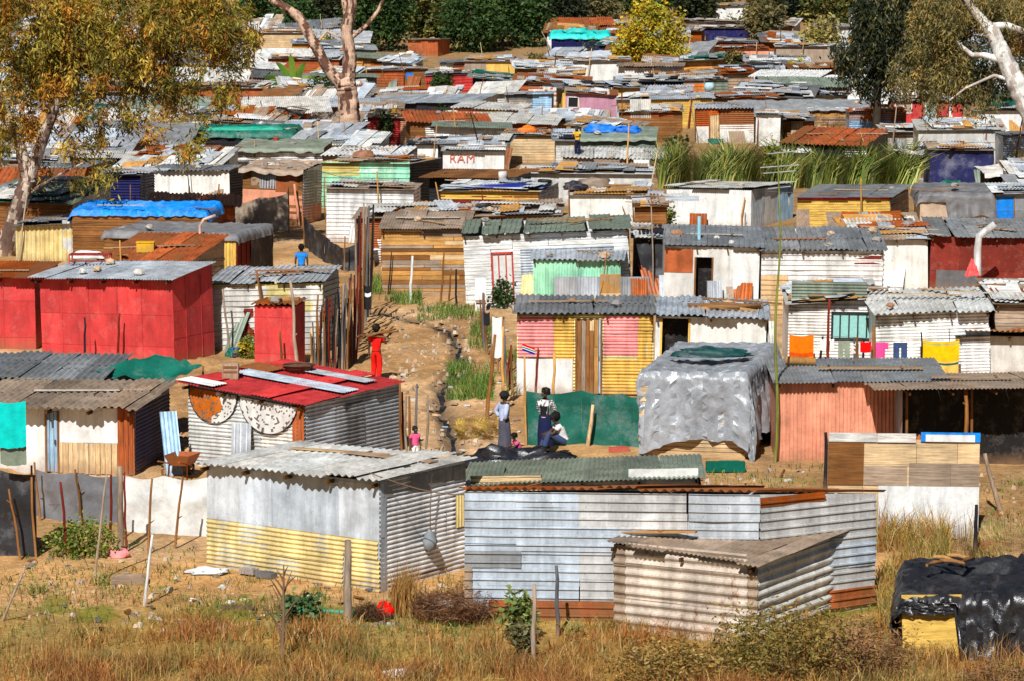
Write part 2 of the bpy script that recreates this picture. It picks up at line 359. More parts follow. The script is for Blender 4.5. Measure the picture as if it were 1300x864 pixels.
# ---------------------------------------------------------------- shacks
SH = {}; RECT = []
STW = {'h': 'corrugated', 'v': 'corrugated', 'H': 'corrugated', 'V': 'corrugated', 'i': 'ribbed iron', 'p': 'plank', 'q': 'plank', 'b': 'board', 'm': 'plastered', 'f': 'sheet metal', 't': 'tarpaulin', 's': 'plastic sheeted'}
def S(h, label, xa, xb, xc, yt, yb=0, th=6, ph=None, rise=.2, tl=0., roof='Cz', front='hW', side='hz', W=3.0, oh=.25, ohs=.12, H=2.1,
      ov=(), rov=(), dr=None, doors=(), wins=(), sov=(), clut='', name='shack', cat='shack', group='tin and board shacks on the hillside', seed=None, sink=.5):
    """xa..xb front wall and xb..xc visible side wall, yt wall top at the corner, yb its foot (photo pixels, read off once and
    turned into metres); th: yaw of the front in degrees."""
    r = random.Random(seed if seed is not None else sum(ord(ch)*(i+3) for i, ch in enumerate(h)))
    if not yb:
        lo, hi = yt+3., yt+320.
        for _ in range(40):
            m = (lo+hi)/2
            if (m-yt)/SC(G(xb, m).y) < H: lo = m
            else: hi = m
        yb = lo
    C = G(xb, yb); s = SC(C.y); t = R_(th); far = s < 27
    hc = (yb-yt)/s
    def solve(dx, dy, px):                            # length along a direction that reaches a photo column
        lo, hi = .05, 14.
        for _ in range(40):
            m = (lo+hi)/2; x = PR(C+Vector((dx*m, dy*m, hc*.5)))[0]
            if (x-xb)*(1 if px > xb else -1) < abs(px-xb): lo = m
            else: hi = m
        return lo
    L = solve(-math.cos(t), math.sin(t), xa)
    sd = (math.pi/2) if ph is None else R_(ph)+t      # direction of the side wall in the local frame
    if xc > xb and th >= 10: W = min(6.0, solve(math.cos(sd-t), math.sin(sd-t), xc))
    sv = Vector((math.cos(sd), math.sin(sd), 0))
    root = empty(name, C, label, cat, group, -t); root.rotation_euler.x = r.gauss(0, .012); root.rotation_euler.y = r.gauss(0, .014)
    fz = lambda x, y: hc + tl*(1-x/L) + rise*y/W
    pt = lambda x, y: Vector((x-L, 0, 0)) + sv*y + Vector((0, 0, fz(x, y)))
    X, Z, Yv = Vector((1, 0, 0)), Vector((0, 0, 1)), sv
    nF = Vector((0, -1, 0)); nS = Vector((sv.y, -sv.x, 0))
    upx = lambda px: (px-xa)/(xb-xa)*L
    vpx = lambda py: (yb-py)/s
    # front wall
    mb = MB(); O = Vector((-L, 0, 0)); holes = []
    for d in doors: holes.append((upx(d[0]), upx(d[1]), -.1, vpx(d[2])))
    for w in wins: holes.append((upx(w[0]), upx(w[1]), vpx(w[3]), vpx(w[2])))
    if front:
        top = min(hc, hc+tl)
        for a, b, c, d in cells(0, L, -sink, top-.015, holes): panel(mb, O, X, Z, nF, a, b, c, d, front[0], front[1], r, far)
        if abs(tl) > .06:
            n = 8
            mb.grid([[O+X*(L*i/n)+Z*(top-.02) for i in range(n+1)], [O+X*(L*i/n)+Z*(hc+tl*(1-i/n)-.012) for i in range(n+1)]], cjit(front[1], r), STY[front[0]])
    for i, q in enumerate(ov):
        a, b, c, d = upx(q[0]), upx(q[1]), vpx(q[3]), vpx(q[2])
        for e in cells(a, b, c, d, holes): panel(mb, O+nF*(.022+.006*i), X, Z, nF, *e, q[4], q[5], r, far)
    mb.build('wall', root)
    # side wall (right)
    mb = MB()
    if side:
        tp = min(hc, hc+rise)
        panel(mb, Vector((0, 0, 0)), Yv, Z, nS, 0, W, -sink, tp-.015, side[0], side[1], r, far)
        if abs(rise) > .05: mb.grid([[Yv*(W*i/4)+Z*(tp-.02) for i in range(5)], [Yv*(W*i/4)+Z*(hc+rise*i/4-.012) for i in range(5)]], cjit(side[1], r), STY[side[0]])
        for i, q in enumerate(sov):                   # u0 u1 v0 v1 as fractions of the side wall
            panel(mb, nS*(.022+.006*i), Yv, Z, nS, q[0]*W, q[1]*W, q[2]*hc, q[3]*hc, q[4], q[5], r, far)
        mb.build('wall', root)
    mb = MB(); sk2 = (front or 'fz')
    hl, hbl, hbr = hc+tl, hc+tl+rise, hc+rise; A, Bk, Cc = O, O+Yv*W, Yv*W
    cb = cjit(sk2[1], r)
    mb.quad(A-Z*sink, A+Z*(hl-.012), Bk+Z*(hbl-.012), Bk-Z*sink, cb, STY[sk2[0]]); mb.quad(Bk-Z*sink, Bk+Z*(hbl-.012), Cc+Z*(hbr-.012), Cc-Z*sink, cb, STY[sk2[0]])
    mb.build('back_wall', root)
    for d in doors:
        a, b, v = upx(d[0]), upx(d[1]), vpx(d[2]); m2 = MB()
        if d[3] == 'o':                               # open doorway: reveal, interior shade painted as a near-black sheet behind
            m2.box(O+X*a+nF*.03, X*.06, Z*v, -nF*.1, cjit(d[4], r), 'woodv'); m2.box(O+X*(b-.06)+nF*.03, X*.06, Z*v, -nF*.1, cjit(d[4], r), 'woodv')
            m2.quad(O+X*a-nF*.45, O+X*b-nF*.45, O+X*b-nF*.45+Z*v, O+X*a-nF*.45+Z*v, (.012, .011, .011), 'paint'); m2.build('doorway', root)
        else:
            panel(m2, O-nF*.02, X, Z, nF, a+.01, b-.01, .02, v, d[3], d[4], r); do = m2.build('door', root)
            m3 = MB(); m3.cbox(O+X*(b-.1)+nF*.05+Z*(v*.5), .03, .05, .12, (.1, .1, .1), 'metal'); m3.build('handle', do)
            m4 = MB()
            for e in (a, b-.05): m4.box(O+X*e+nF*.04, X*.05, Z*v, -nF*.05, cjit('b', r), 'woodv')
            m4.build('door_frame', do)
    for w in wins:
        a, b, c, d = upx(w[0]), upx(w[1]), vpx(w[3]), vpx(w[2]); fw = min(.06, (b-a)*.14); m2 = MB(); fc = cjit(w[4], r)
        for e in ((a, c, b-a, fw), (a, d-fw, b-a, fw), (a, c, fw, d-c), (b-fw, c, fw, d-c)): m2.box(O+X*e[0]+Z*e[1]+nF*.045, X*e[2], Z*e[3], -nF*.07, fc, 'paint')
        nb = w[6] if len(w) > 6 else 1
        for i in range(nb): m2.box(O+X*(a+(b-a)*(i+1)/(nb+1)-.02)+Z*c+nF*.035, X*.04, Z*(d-c), -nF*.03, fc, 'paint')
        wo = m2.build('window', root); m3 = MB(); m3.quad(*[O+X*e+Z*g-nF*.02 for e, g in ((a, c), (b, c), (b, d), (a, d))], COL[w[5]][0], 'glass'); m3.build('pane', wo)
    if roof:
        mb = MB(); Nn = Vector((0, 0, 1)); roof_mesh(mb, pt, Nn, L, W, roof[0], roof[1], r, oh, ohs, far); 
        for q in rov:                                 # x0 x1 y0 y1 shares of the roof, colour
            n = max(4, int((q[3]-q[2])*W/.03)); rows = []
            for e in (q[0], (q[0]+q[1])/2, q[1]): rows.append([pt(e*(L+2*ohs)-ohs, (q[2]+(q[3]-q[2])*i/n)*(W+oh)-oh)+Vector((0, 0, .125+.012*math.sin(i*.03*2*math.pi/.105))) for i in range(n+1)])
            mb.grid(rows, cjit(q[4], r), 'metal')
        ro = mb.build('roof', root)
        if s > 33 and roof[0] in 'CZIX' and oh > .15:
            for i in range(max(2, int(L/1.1))+1):
                x = .05+(L-.1)*i/max(2, int(L/1.1)); a = pt(x, -oh+.06); mb = MB(); mb.box(a-Z*.12-X*.025, X*.05, Yv*(oh+.1), Z*.075, mul(cjit('b', r), .45), 'woodh'); mb.build('rafter', ro)
    if dr:                                            # (hang front, right, left, colour, material)
        mb = MB(); drape(mb, pt, L, W, dr[:3], dr[3], r, dr[4], *dr[5:]); mb.build('sheeting', root)
    info = dict(root=root, pt=pt, L=L, W=W, C=C, t=t, s=s, hc=hc, h=h, upx=upx, far=far)
    SH[h] = info
    top = min(yt, yt-(tl*s)) - max(0, rise*s) - W*.085*s
    RECT.append((xa-2, max(xb, xc)+2, top-2, yb, C.y, h))
    if clut: clutter(info, clut, r)
    return root
def on(h, px, fy, dz=0.):                             # a point on the roof of shack h: photo column, share of the depth
    i = SH[h]; p = i['pt'](i['upx'](px), fy*i['W']) + Vector((0, 0, dz+.05))
    return i['C'] + Matrix.Rotation(-i['t'], 3, 'Z') @ p
# ---------------------------------------------------------------- loose things
def stone_mesh(r, c):
    mb = MB(); n, m = 8, 6; sd = r.uniform(0, 50); rows = []
    for j in range(m+1):
        ph = math.pi*j/m; row = []
        for i in range(n+1):
            t = 2*math.pi*(i % n)/n; d = Vector((math.sin(ph)*math.cos(t), math.sin(ph)*math.sin(t), math.cos(ph))); q = 1+.45*mnoise.noise(d*1.6+Vector((sd, 0, 0)))
            row.append((d.x*q*.5, d.y*q*.4, d.z*q*.3+.22))
        rows.append(row)
    mb.grid(rows, c, 'stone'); o = mb.build('roof_stone'); me = o.data; bpy.data.objects.remove(o); return me
STONES = [stone_mesh(random.Random(i), c) for i, c in enumerate([(.5,.46,.4,0), (.36,.33,.3,0), (.58,.44,.32,0), (.66,.64,.6,0), (.4,.22,.14,0), (.3,.28,.27,0)])]
STN = ['pale grey', 'grey', 'sandy', 'whitish', 'reddish', 'dark grey']
def clutter(i, spec, r):
    import re
    rot = Matrix.Rotation(-i['t'], 3, 'Z')
    for k, n in re.findall(r'([a-z])(\d+)', spec):
        for q in range(int(n)):
            x, y = r.uniform(.1, i['L']-.1), r.uniform(-.05, i['W']*.8); base = i['C'] + rot @ (i['pt'](x, y)+Vector((0, 0, .06)))
            if k == 's':
                j = (q + int(i['L']*10)) % 6; o = bpy.data.objects.new('roof_stone', STONES[j]); col.objects.link(o); o.location = base
                f = r.uniform(.22, .48); o.scale = (f*1.1, f, f*.9); o.rotation_euler.z = r.uniform(0, 6)
                tag(o, STN[j]+' stone on roof of the '+i['h'], 'stone', 'stones weighing down the roofs')
            elif k == 'p':
                mb = MB(); l = r.uniform(1.0, 2.6); w = r.uniform(.09, .2); ck = 'tebwT'[(q+int(i['W']*7)) % 5]
                mb.cbox((0, 0, .03), l, w, .035, cjit(ck, r), 'woodh'); mb.cbox((l*.2, 0, .055), .08, w*1.15, .02, cjit('b', r), 'woodh'); o = mb.build('plank', None, base+Vector((0, 0, .05)))
                o.rotation_euler = (r.uniform(-.06, .06), r.uniform(-.06, .06), -i['t']+r.gauss(0, .5))
                tag(o, {'t': 'tan', 'e': 'grey brown', 'b': 'dark brown', 'w': 'bleached', 'T': 'pale'}[ck]+' plank on roof of the '+i['h'], 'plank', 'planks lying on the roofs')
            elif k == 't': tyre(base, r, 'old black tyre on roof of the '+i['h'])
            elif k == 'b':
                mb = MB(); c = cjit('P' if q % 2 else 'S', r); a, b, hh = .4, .19, .19
                for e in ((0, -.08, a, .03), (0, .08, a, .03), (-.185, 0, .03, .13), (0, 0, .03, .13), (.185, 0, .03, .13)): mb.cbox((e[0], e[1], hh/2), e[2], e[3], hh, c, 'stone')
                o = mb.build('hollow_block', None, base); o.rotation_euler = (R_(90), 0, r.uniform(-.4, .4)); o.location.z += .1
                tag(o, ('pinkish' if q % 2 else 'grey')+' hollow block on roof of the '+i['h'], 'block', 'blocks holding down the roofs')
def tyre(p, r, label):
    mb = MB(); pr = []
    for j in range(9):
        t = 2*math.pi*j/8; pr.append((.27+.085*math.cos(t), .09+.09*math.sin(t)))
    mb.lathe(pr, (.02, .02, .022), 'tarp', 18); o = mb.build('tyre', None, p); o.rotation_euler = (r.uniform(-.1, .1), r.uniform(-.1, .1), 0)
    return tag(o, label, 'tyre', 'old tyres on roofs')
def pole(x0, y0, x1, y1, rad, ck, label, Y=None, name='pole', cat='pole', group='sticks and poles standing in the settlement', bend=.02, lean=0.):
    b = G(x0, y0) if Y is None else P(x0, y0, Y); t = P(x1, y1, b.y+lean); v = t-b; mb = MB(); r = random.Random(int(x0*31+y0))
    pts = [v*(i/5)+Vector((r.uniform(-1, 1)*bend, r.uniform(-1, 1)*bend, 0))*(i > 0)*v.length*.6 for i in range(6)]; pts[0] = pts[0]-v.normalized()*.25
    mb.tube(pts, [rad*(1.05-.06*i+r.uniform(-.06, .06)) for i in range(6)], cjit(ck, r), 'bark', 7)
    if ck in 'be' and rad > .02:                      # a broken twig stub
        k = r.randint(2, 4); mb.tube([pts[k], pts[k]+Vector((r.choice((-1, 1))*.1, .02, .07))], [rad*.6, rad*.3], cjit(ck, r), 'bark', 5)
    return tag(mb.build(name, None, b), label, cat, group)
def sheet_fence(pts, tops, ck, sty, label, posts=(), pc='b', name='fence', cat='fence', sag=.06, dz=0.):
    """pts: foot of the sheet (photo pixels), tops: its upper edge at the same columns."""
    B = [G(*p) for p in pts]; H = [(p[1]-t)/SC(b.y) for p, t, b in zip(pts, tops, B)]; root = empty(name, B[0], label, cat); mb = MB(); r = random.Random(int(pts[0][0]*7+pts[0][1])); sd = r.uniform(0, 60); c = cjit(ck, r)
    for (a, b, ha, hb) in zip(B, B[1:], H, H[1:]):
        d = (b-a); n = max(4, int(d.length/.12)); m = 12; rows = []; nn = Vector((d.y, -d.x, 0)).normalized()
        for j in range(m+1):
            row = []
            for i in range(n+1):
                f = i/n; hh = (ha+(hb-ha)*f)*(1-sag*math.sin(math.pi*f)); q = a+d*f-B[0]
                w = mnoise.fractal(Vector((f*d.length*1.5+sd, j*.22, sd)), 1., 2., 3)*.09*(1 if 0 < i < n else .2)
                row.append(q+nn*w+Vector((0, 0, dz-.03+hh*j/m)))
            rows.append(row)
        mb.grid(rows, c, STY[sty], True)
    mb.build('sheet', root)
    for (x, y0, x1, y1, rad) in posts:
        b = G(x, y0)-Vector((0, .08, 0)); t = P(x1, y1, b.y); p = MB(); v = t-b; p.tube([b-B[0]-v*.1, b-B[0]+v*.5+Vector((r.uniform(-.04, .04), 0, 0)), t-B[0]], [rad, rad*.95, rad*.8], cjit(pc, r), 'bark', 7); p.build('post', root)
    return root
def hang(px0, py0, px1, py1, Y, ck, label, shape='rect', cat='laundry', name='cloth', group='washing hung out to dry', stripe=None):
    a = P(px0, py0, Y); s = SC(Y); w, h = (px1-px0)/s, (py1-py0)/s; mb = MB(); r = random.Random(int(px0*13+py0)); sd = r.uniform(0, 60); c = cjit(ck, r)
    parts = {'rect': [(0, 1, 0, 1)], 'trousers': [(0, 1, 0, .3), (0, .44, .3, 1), (.56, 1, .3, 1)], 'shirt': [(.2, .8, 0, 1), (0, .2, .02, .42), (.8, 1, .02, .42)]}[shape]
    for u0, u1, v0, v1 in parts:
        n, m = max(4, int((u1-u0)*w/.05)), max(4, int((v1-v0)*h/.06)); rows = []
        for j in range(m+1):
            v = v0+(v1-v0)*j/m
            rows.append([Vector(((u0+(u1-u0)*i/n)*w, -.02-.05*mnoise.noise(Vector(((u0+(u1-u0)*i/n)*w*6+sd, v*h*1.2, sd)))*(v*1.4+.2), -v*h-.05*math.sin(math.pi*(u0+(u1-u0)*i/n))*(shape == 'rect')-.02*r.random()*(j == m))) for i in range(n+1)])
        for j in range(m):
            v = v0+(v1-v0)*(j+.5)/m
            mb.grid(rows[j:j+2], stripe[1] if stripe and stripe[0] < v < stripe[0]+.14 else c, 'cloth', True)
    return tag(mb.build(name, None, a), label, cat, group)
def blob(p, sx, sy, sz, c, k, label, name, cat, seed=1, rough=.35, fr=1.4, group=None, rotz=0):   # heap, sack, bundle
    mb = MB(); n, m = 22, 12; rows = []; sd = seed*7.3
    for j in range(m+1):
        ph = math.pi*j/m; row = []
        for i in range(n+1):
            t = 2*math.pi*(i % n)/n; d = Vector((math.sin(ph)*math.cos(t), math.sin(ph)*math.sin(t), math.cos(ph)))
            q = 1+rough*mnoise.fractal(d*fr+Vector((sd, sd, 0)), 1., 2., 4); f = lambda g: math.copysign(abs(g)**.75, g)
            row.append((f(d.x)*q*sx, f(d.y)*q*sy, max(-.1*sz, f(d.z)*q*sz)+.1*sz))
        rows.append(row)
    mb.grid(rows, c, k, True); o = mb.build(name, None, p, rotz); return tag(o, label, cat, group)
# ---------------------------------------------------------------- foliage
def leafmesh(name, P0, nrm_up, sizes, asp, cols, parent=None, loc=None, droop=0., seed=0, quad=True):
    """P0 (n,3) leaf positions; each leaf a rhombus of given length and length/width, hanging by `droop`."""
    g = np.random.default_rng(seed); n = len(P0); P0 = np.asarray(P0, float)
    d = g.normal(size=(n, 3)); d[:, 2] = d[:, 2]*.6 - droop + nrm_up; d /= np.linalg.norm(d, axis=1)[:, None]
    q = g.normal(size=(n, 3)); w = np.cross(d, q); w /= np.linalg.norm(w, axis=1)[:, None]
    ln = sizes[:, None]; wd = ln/asp
    v = np.stack([P0, P0+d*ln*.45+w*wd*.5, P0+d*ln, P0+d*ln*.45-w*wd*.5], 1).reshape(-1, 3)
    me = bpy.data.meshes.new(name); me.vertices.add(4*n); me.vertices.foreach_set('co', v.astype(np.float32).ravel())
    me.loops.add(4*n); me.loops.foreach_set('vertex_index', np.arange(4*n, dtype=np.int32)); me.polygons.add(n)
    me.polygons.foreach_set('loop_start', np.arange(0, 4*n, 4, dtype=np.int32)); me.update(calc_edges=True)
    me.materials.append(M['leaf']); at = me.attributes.new('col', 'FLOAT_COLOR', 'CORNER')
    cc = np.concatenate([cols, np.zeros((n, 1))], 1); at.data.foreach_set('color', np.repeat(cc, 4, axis=0).astype(np.float32).ravel())
    o = bpy.data.objects.new(name, me); col.objects.link(o)
    if parent: o.parent = parent
    if loc is not None: o.location = loc
    return o
def pal(g, n, palette, jit=.25):
    p = np.array([c[:3] for c in palette]); w = np.array([c[3] if len(c) > 3 else 1 for c in palette], float); idx = g.choice(len(p), n, p=w/w.sum())
    return p[idx]*(1+g.uniform(-jit, jit, (n, 1)))
def clump_pts(g, ells, per, spread):
    """ells: (cx,cy,cz,rx,ry,rz,nclumps) -> leaf points gathered in clumps, with a tint id per clump."""
    out, ids = [], []; k = 0
    for cx, cy, cz, rx, ry, rz, nc in ells:
        d = g.normal(size=(nc, 3)); d /= np.linalg.norm(d, axis=1)[:, None]; rr = g.uniform(.35, 1, (nc, 1))**.6
        c = np.array([cx, cy, cz]) + d*rr*np.array([rx, ry, rz])
        for i in range(nc):
            m = int(per*g.uniform(.5, 1.5)); out.append(c[i]+g.normal(size=(m, 3))*np.array([.85, .85, 1.45])*spread*g.uniform(.6, 1.3)); ids.append(np.full(m, k)); k += 1
    return np.concatenate(out), np.concatenate(ids)
def crown(parent, ells, per, spread, size, asp, palette, droop=.0, seed=0, up=0.):
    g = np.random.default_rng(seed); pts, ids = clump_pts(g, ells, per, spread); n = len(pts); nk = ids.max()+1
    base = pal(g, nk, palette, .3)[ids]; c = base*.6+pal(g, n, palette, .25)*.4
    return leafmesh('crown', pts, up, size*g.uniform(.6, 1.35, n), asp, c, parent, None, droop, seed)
def bush(px, py, wpx, hpx, label, palette, dens=1., size=.12, asp=2.2, seed=0, name='bush', cat='bush', group=None, stems=True, Y=None, droop=0.):
    b = G(px, py) if Y is None else P(px, py, Y); s = SC(b.y); w, h = wpx/s, hpx/s; root = empty(name, b, label, cat, group)
    if stems:
        mb = MB(); r = random.Random(seed)
        for i in range(5):
            a = r.uniform(0, 6.3); mb.tube([(0, 0, -.1), (math.cos(a)*w*.15, math.sin(a)*w*.12, h*.4), (math.cos(a)*w*.33, math.sin(a)*w*.3, h*.8)], [.025, .018, .008], (.12, .07, .04, 0), 'bark', 5)
        mb.build('stem', root)
    nc = int(26*dens); crown(root, [(0, 0, h*.52, w*.5, w*.4, h*.46, nc)], 26, min(w, h)*.12, size, asp, palette, droop, seed+3); return root
def blades(name, base, hts, wid, cols, lean, seed, kind='stuff', curve=.35):
    """grass blades: two-segment tapered strips."""
    g = np.random.default_rng(seed); n = len(base); a = g.uniform(0, 2*math.pi, n); s = np.stack([np.cos(a), np.sin(a), np.zeros(n)], 1)
    b = g.uniform(0, 2*math.pi, n); l = np.stack([np.cos(b), np.sin(b), np.zeros(n)], 1)*(lean*g.uniform(.2, 1.3, n))[:, None]; h = hts[:, None]; z = np.array([[0, 0, 1.]])
    m = base + z*h*.55 + l*h*.4*(1-curve); t = base + z*h*(1-lean*curve*g.uniform(0, 1, n))[:, None] + l*h
    w = (wid*g.uniform(.6, 1.4, n))[:, None]
    v = np.stack([base-s*w/2, base+s*w/2, m+s*w*.4, m-s*w*.4, t], 1).reshape(-1, 3)
    me = bpy.data.meshes.new(name); me.vertices.add(5*n); me.vertices.foreach_set('co', v.astype(np.float32).ravel())
    i5 = np.arange(n)*5; lp = np.stack([i5, i5+1, i5+2, i5+3, i5+3, i5+2, i5+4], 1).ravel().astype(np.int32)
    me.loops.add(7*n); me.loops.foreach_set('vertex_index', lp); me.polygons.add(2*n)
    me.polygons.foreach_set('loop_start', np.stack([np.arange(n)*7, np.arange(n)*7+4], 1).ravel().astype(np.int32)); me.update(calc_edges=True)
    me.materials.append(M['leaf']); at = me.attributes.new('col', 'FLOAT_COLOR', 'CORNER')
    cc = np.concatenate([cols, np.zeros((n, 1))], 1); at.data.foreach_set('color', np.repeat(cc, 7, axis=0).astype(np.float32).ravel())
    o = bpy.data.objects.new(name, me); col.objects.link(o)
    if kind: o['kind'] = kind
    return o
# ================================================================ shacks, front rows
S('galvanised shack', 'grey galvanised shack with cream corrugated lower front and a whitish corrugated side', 263, 482, 590, 606, 752, th=35, rise=.06, tl=-.08, roof='Cw', front='fZ', side='hW',
  ov=[(263, 482, 684, 760, 'h', 'c')], sov=[(.05, 1, .84, .985, 'f', 'd'), (.0, .07, .0, .985, 'f', 'z'), (.87, .99, .42, .72, 'v', 'c')], oh=.3)
S('long ribbed tin shack', 'long low shack of ribbed galvanised sheets with a cream and rust streaked open side', 590, 963, 1113, 622, 793, th=5, ph=33, rise=-.22, roof='Cr', front='iF', side='iK', ohs=.03, oh=.12,
  ov=[(590, 655, 636, 662, 'i', 'z'), (655, 800, 668, 700, 'i', 'Z'), (590, 662, 700, 722, 'i', 'd'), (620, 800, 764, 800, 'i', 'O'), (590, 600, 722, 770, 'i', 'e')],
  sov=[(0, .55, .9, .97, 'i', 'r'), (.0, 1, .36, .55, 'i', 'Z'), (.0, 1, .05, .2, 'i', 'O')], group=None)
S('tarpaulin topped shack', 'low shack with a flat grey green sheet roof and white plastic wrapped end', 594, 888, 900, 603, 715, th=2, rise=-.02, tl=-.1, W=3.3, roof='ZG', front='hw', side='sS', ov=[(600, 690, 596, 640, 'p', 'T'), (800, 888, 590, 660, 's', 'w')], oh=.3)
S('rusty pink shed', 'small shed of wide pinkish corrugated sheets with a grey weathered lean-to roof', 780, 960, 1066, 714, 822, th=32, rise=.12, tl=.16, roof='Ze', front='He', side='Hw', ov=[(796, 950, 700, 822, 'H', 'Q')], oh=.22, clut='p1', name='shed', cat='shed', group=None)
S('black plastic hut', 'tan plywood hut draped in shiny black plastic sheeting', 1147, 1400, 1405, 752, 842, th=9, rise=.2, tl=-.10, roof='', front='mk', side='pk', W=2.7, ov=[(1147, 1224, 749, 842, 'w', 'y')], dr=(lambda x: .24 if x < 1.08 else 1.5, 1.2, .75, 'k', 'plastic', .10, .2, .06, True), name='hut', cat='hut', group=None)
S('white washed shed', 'white washed shed with a long grey corrugated roof and orange door post', -40, 172, 191, 516, 602, th=8, rise=.22, roof='Ce', front='mW', side='hn', W=3.4, oh=.5,
  ov=[(76, 150, 562, 602, 'q', 'T'), (150, 172, 516, 602, 'q', 'O')], doors=[(58, 76, 522, 'q', 'l')])
S('netting roofed lean-to', 'low lean-to with black and white striped sheet roof covered by green netting', -40, 128, 140, 480, 566, th=6, rise=.3, roof='Cd', front='hk', side='hk', W=3.2, oh=.35)
S('round panel shack', 'grey corrugated shack with red painted roof and two round white panels on its front', 240, 388, 508, 512, 606, th=31, rise=.1, tl=.34, roof='ZR', front='hw', side='hz', oh=.35,
  ov=[(373, 388, 512, 606, 'q', 'O')], sov=[(.42, .60, .02, .9, 'h', 'd')], rov=[(.1, 1, .40, .56, 'Z'), (0, .3, -.0, .14, 'W'), (.35, .9, .74, .86, 'z'), (.0, .25, .55, .75, 'r')])
S('big red shack', 'big red painted board shack with a red spotted grey tin roof', 53, 222, 272, 353, 462, th=24, rise=.28, tl=-.06, roof='Zz', front='bR', side='bR', oh=.35, ohs=.2, clut='s2')
S('red annexe', 'red painted annexe with rusty roof joined to the bigger red shack on its left', -40, 46, 54, 352, 442, th=6, rise=.2, roof='Zr', front='bR', side='bR', oh=.3)
S('cream ribbed shack', 'cream shack of ribbed horizontal sheets with a brown patch and striped tin roof', 271, 412, 433, 358, 447, th=10, rise=.3, roof='Iz', front='ic', side='id', ov=[(271, 412, 362, 447, 'i', 'w'), (297, 325, 390, 426, 'i', 'q')], oh=.25)
S('red outhouse', 'tall narrow red painted outhouse with a rusty corrugated lid', 323, 375, 387, 388, 468, th=14, rise=.08, roof='Cr', front='bR', side='bR', oh=.15, name='outhouse', cat='outhouse', group=None)
S('rust red roofed shack', 'brown shack under a bright rust red corrugated roof, behind the big red shack', 128, 238, 283, 332, th=22, rise=.75, tl=-.1, roof='CO', front='pb', side='pe', oh=.3)
S('striped cream shack', 'shack of broad cream and white upright corrugated sheets beside the leaning gum tree', 20, 130, 137, 282, 334, th=4, rise=.1, tl=-.15, roof='Xd', front='Vc', side='pb', ov=[(80, 104, 280, 334, 'V', 'w')])
S('grey tarpaulin shack', 'shack under a sagging grey tarpaulin roof with a yellow plank end', 132, 300, 345, 300, th=12, rise=.2, roof='', dr=(.3, .35, .3, 'a', 'tarp', .1, .2, .06), front='pb', side='qq', ov=[(278, 300, 302, 350, 'q', 'y')], sov=[(.35, 1, 0, 1, 't', 'k')])
S('blue tarpaulin shack', 'low shack covered by a large bright blue tarpaulin', 92, 262, 276, 272, th=5, rise=.25, W=3.2, roof='', front='pb', side='pb', dr=(.22, .5, .4, 'B', 'tarp', .13, .3, .06, True))
S('white shack with grey waves', 'white painted shack with thick grey corrugated roof, uphill of the blue tarpaulin', 190, 292, 309, 217, 263, th=13, rise=.15, roof='Cd', front='mW', side='hk', oh=.3)
S('olive striped roof shack', 'shack with an olive and rust striped roof behind the leaning gum tree', -30, 92, 140, 258, th=16, rise=.75, roof='XG', front='pb', side='hW')
S('dark navy shack', 'dark navy shack with scorched front below the dry maize', 128, 178, 190, 222, th=6, rise=.2, roof='Xd', front='hn', side='hn')
S('patchwork shack', 'patchwork shack of rusty tin, yellow board and pink base under a stone covered brown roof', 307, 383, 407, 218, 287, th=13, rise=.3, roof='Te', front='pb', side='hW',
  ov=[(307, 383, 243, 287, 'b', 'P'), (318, 329, 218, 242, 'f', 'e'), (329, 349, 220, 241, 'v', 'Z'), (349, 377, 220, 245, 'f', 'O')], sov=[(.1, .75, .4, 1, 'f', 'e'), (0, 1, 0, .38, 'b', 'P')], clut='s7b1', oh=.3)
S('yellow over green shack', 'pale green ribbed shack with yellow slats along the top of its front', 408, 520, 558, 208, 268, th=18, rise=.22, roof='Xe', front='iG', side='hk', ov=[(408, 520, 206, 268, 'i', 'm'), (408, 457, 206, 224, 'p', 'y'), (456, 502, 212, 221, 'f', 'W')], clut='s2p2')
S('white ribbed shack', 'white ribbed shack standing behind the black netting beside the path', 414, 524, 534, 241, 308, th=4, rise=.16, roof='Xe', front='iW', side='iW', clut='p1')
S('long brown roofed shack', 'long dark brown roofed shack with rusty left end behind the plank shack', 452, 712, 724, 272, 336, th=3, rise=.28, roof='Xe', front='pb', side='pb', ov=[(455, 484, 276, 336, 'h', 'O'), (462, 484, 300, 336, 'h', 'W')], clut='s2p2')
S('plank shack', 'shack of rough horizontal brown planks with a brown corrugated roof', 485, 592, 597, 290, 375, th=3, rise=.42, W=2.8, roof='Ze', front='pE', side='pE', oh=.35)
S('red glazed door shack', 'white plank shack with a red glazed door and grey green flat roof', 592, 801, 812, 291, 388, th=2, rise=.22, W=3.6, roof='IG', front='pW', side='pk', oh=.3, ov=[(664, 781, 311, 388, 'h', 'l'), (664, 781, 311, 388, 'h', 'z')],
  wins=[(626, 654, 314, 386, 'R', 'w', 2)], clut='p1')
S('mint green shed', 'mint green upright corrugated shed with a thin grey roof', 677, 787, 791, 330, 396, th=2, rise=.16, W=1.6, roof='Cz', front='vm', side='vm', oh=.2, name='shed', cat='shed')
S('pink and yellow striped shack', 'pink and yellow corrugated shack with a tall patched plank door', 656, 828, 836, 398, 500, th=2, rise=.24, roof='Cd', front='hc', side='hc', W=3.2, oh=.3,
  ov=[(657, 703, 401, 453, 'h', 'p'), (766, 810, 401, 450, 'h', 'p'), (703, 728, 401, 455, 'h', 'y'), (810, 828, 401, 455, 'h', 'y'), (766, 828, 455, 500, 'h', 'y'), (656, 727, 455, 500, 'm', 'W')], doors=[(730, 764, 405, 'q', 'D')], clut='')
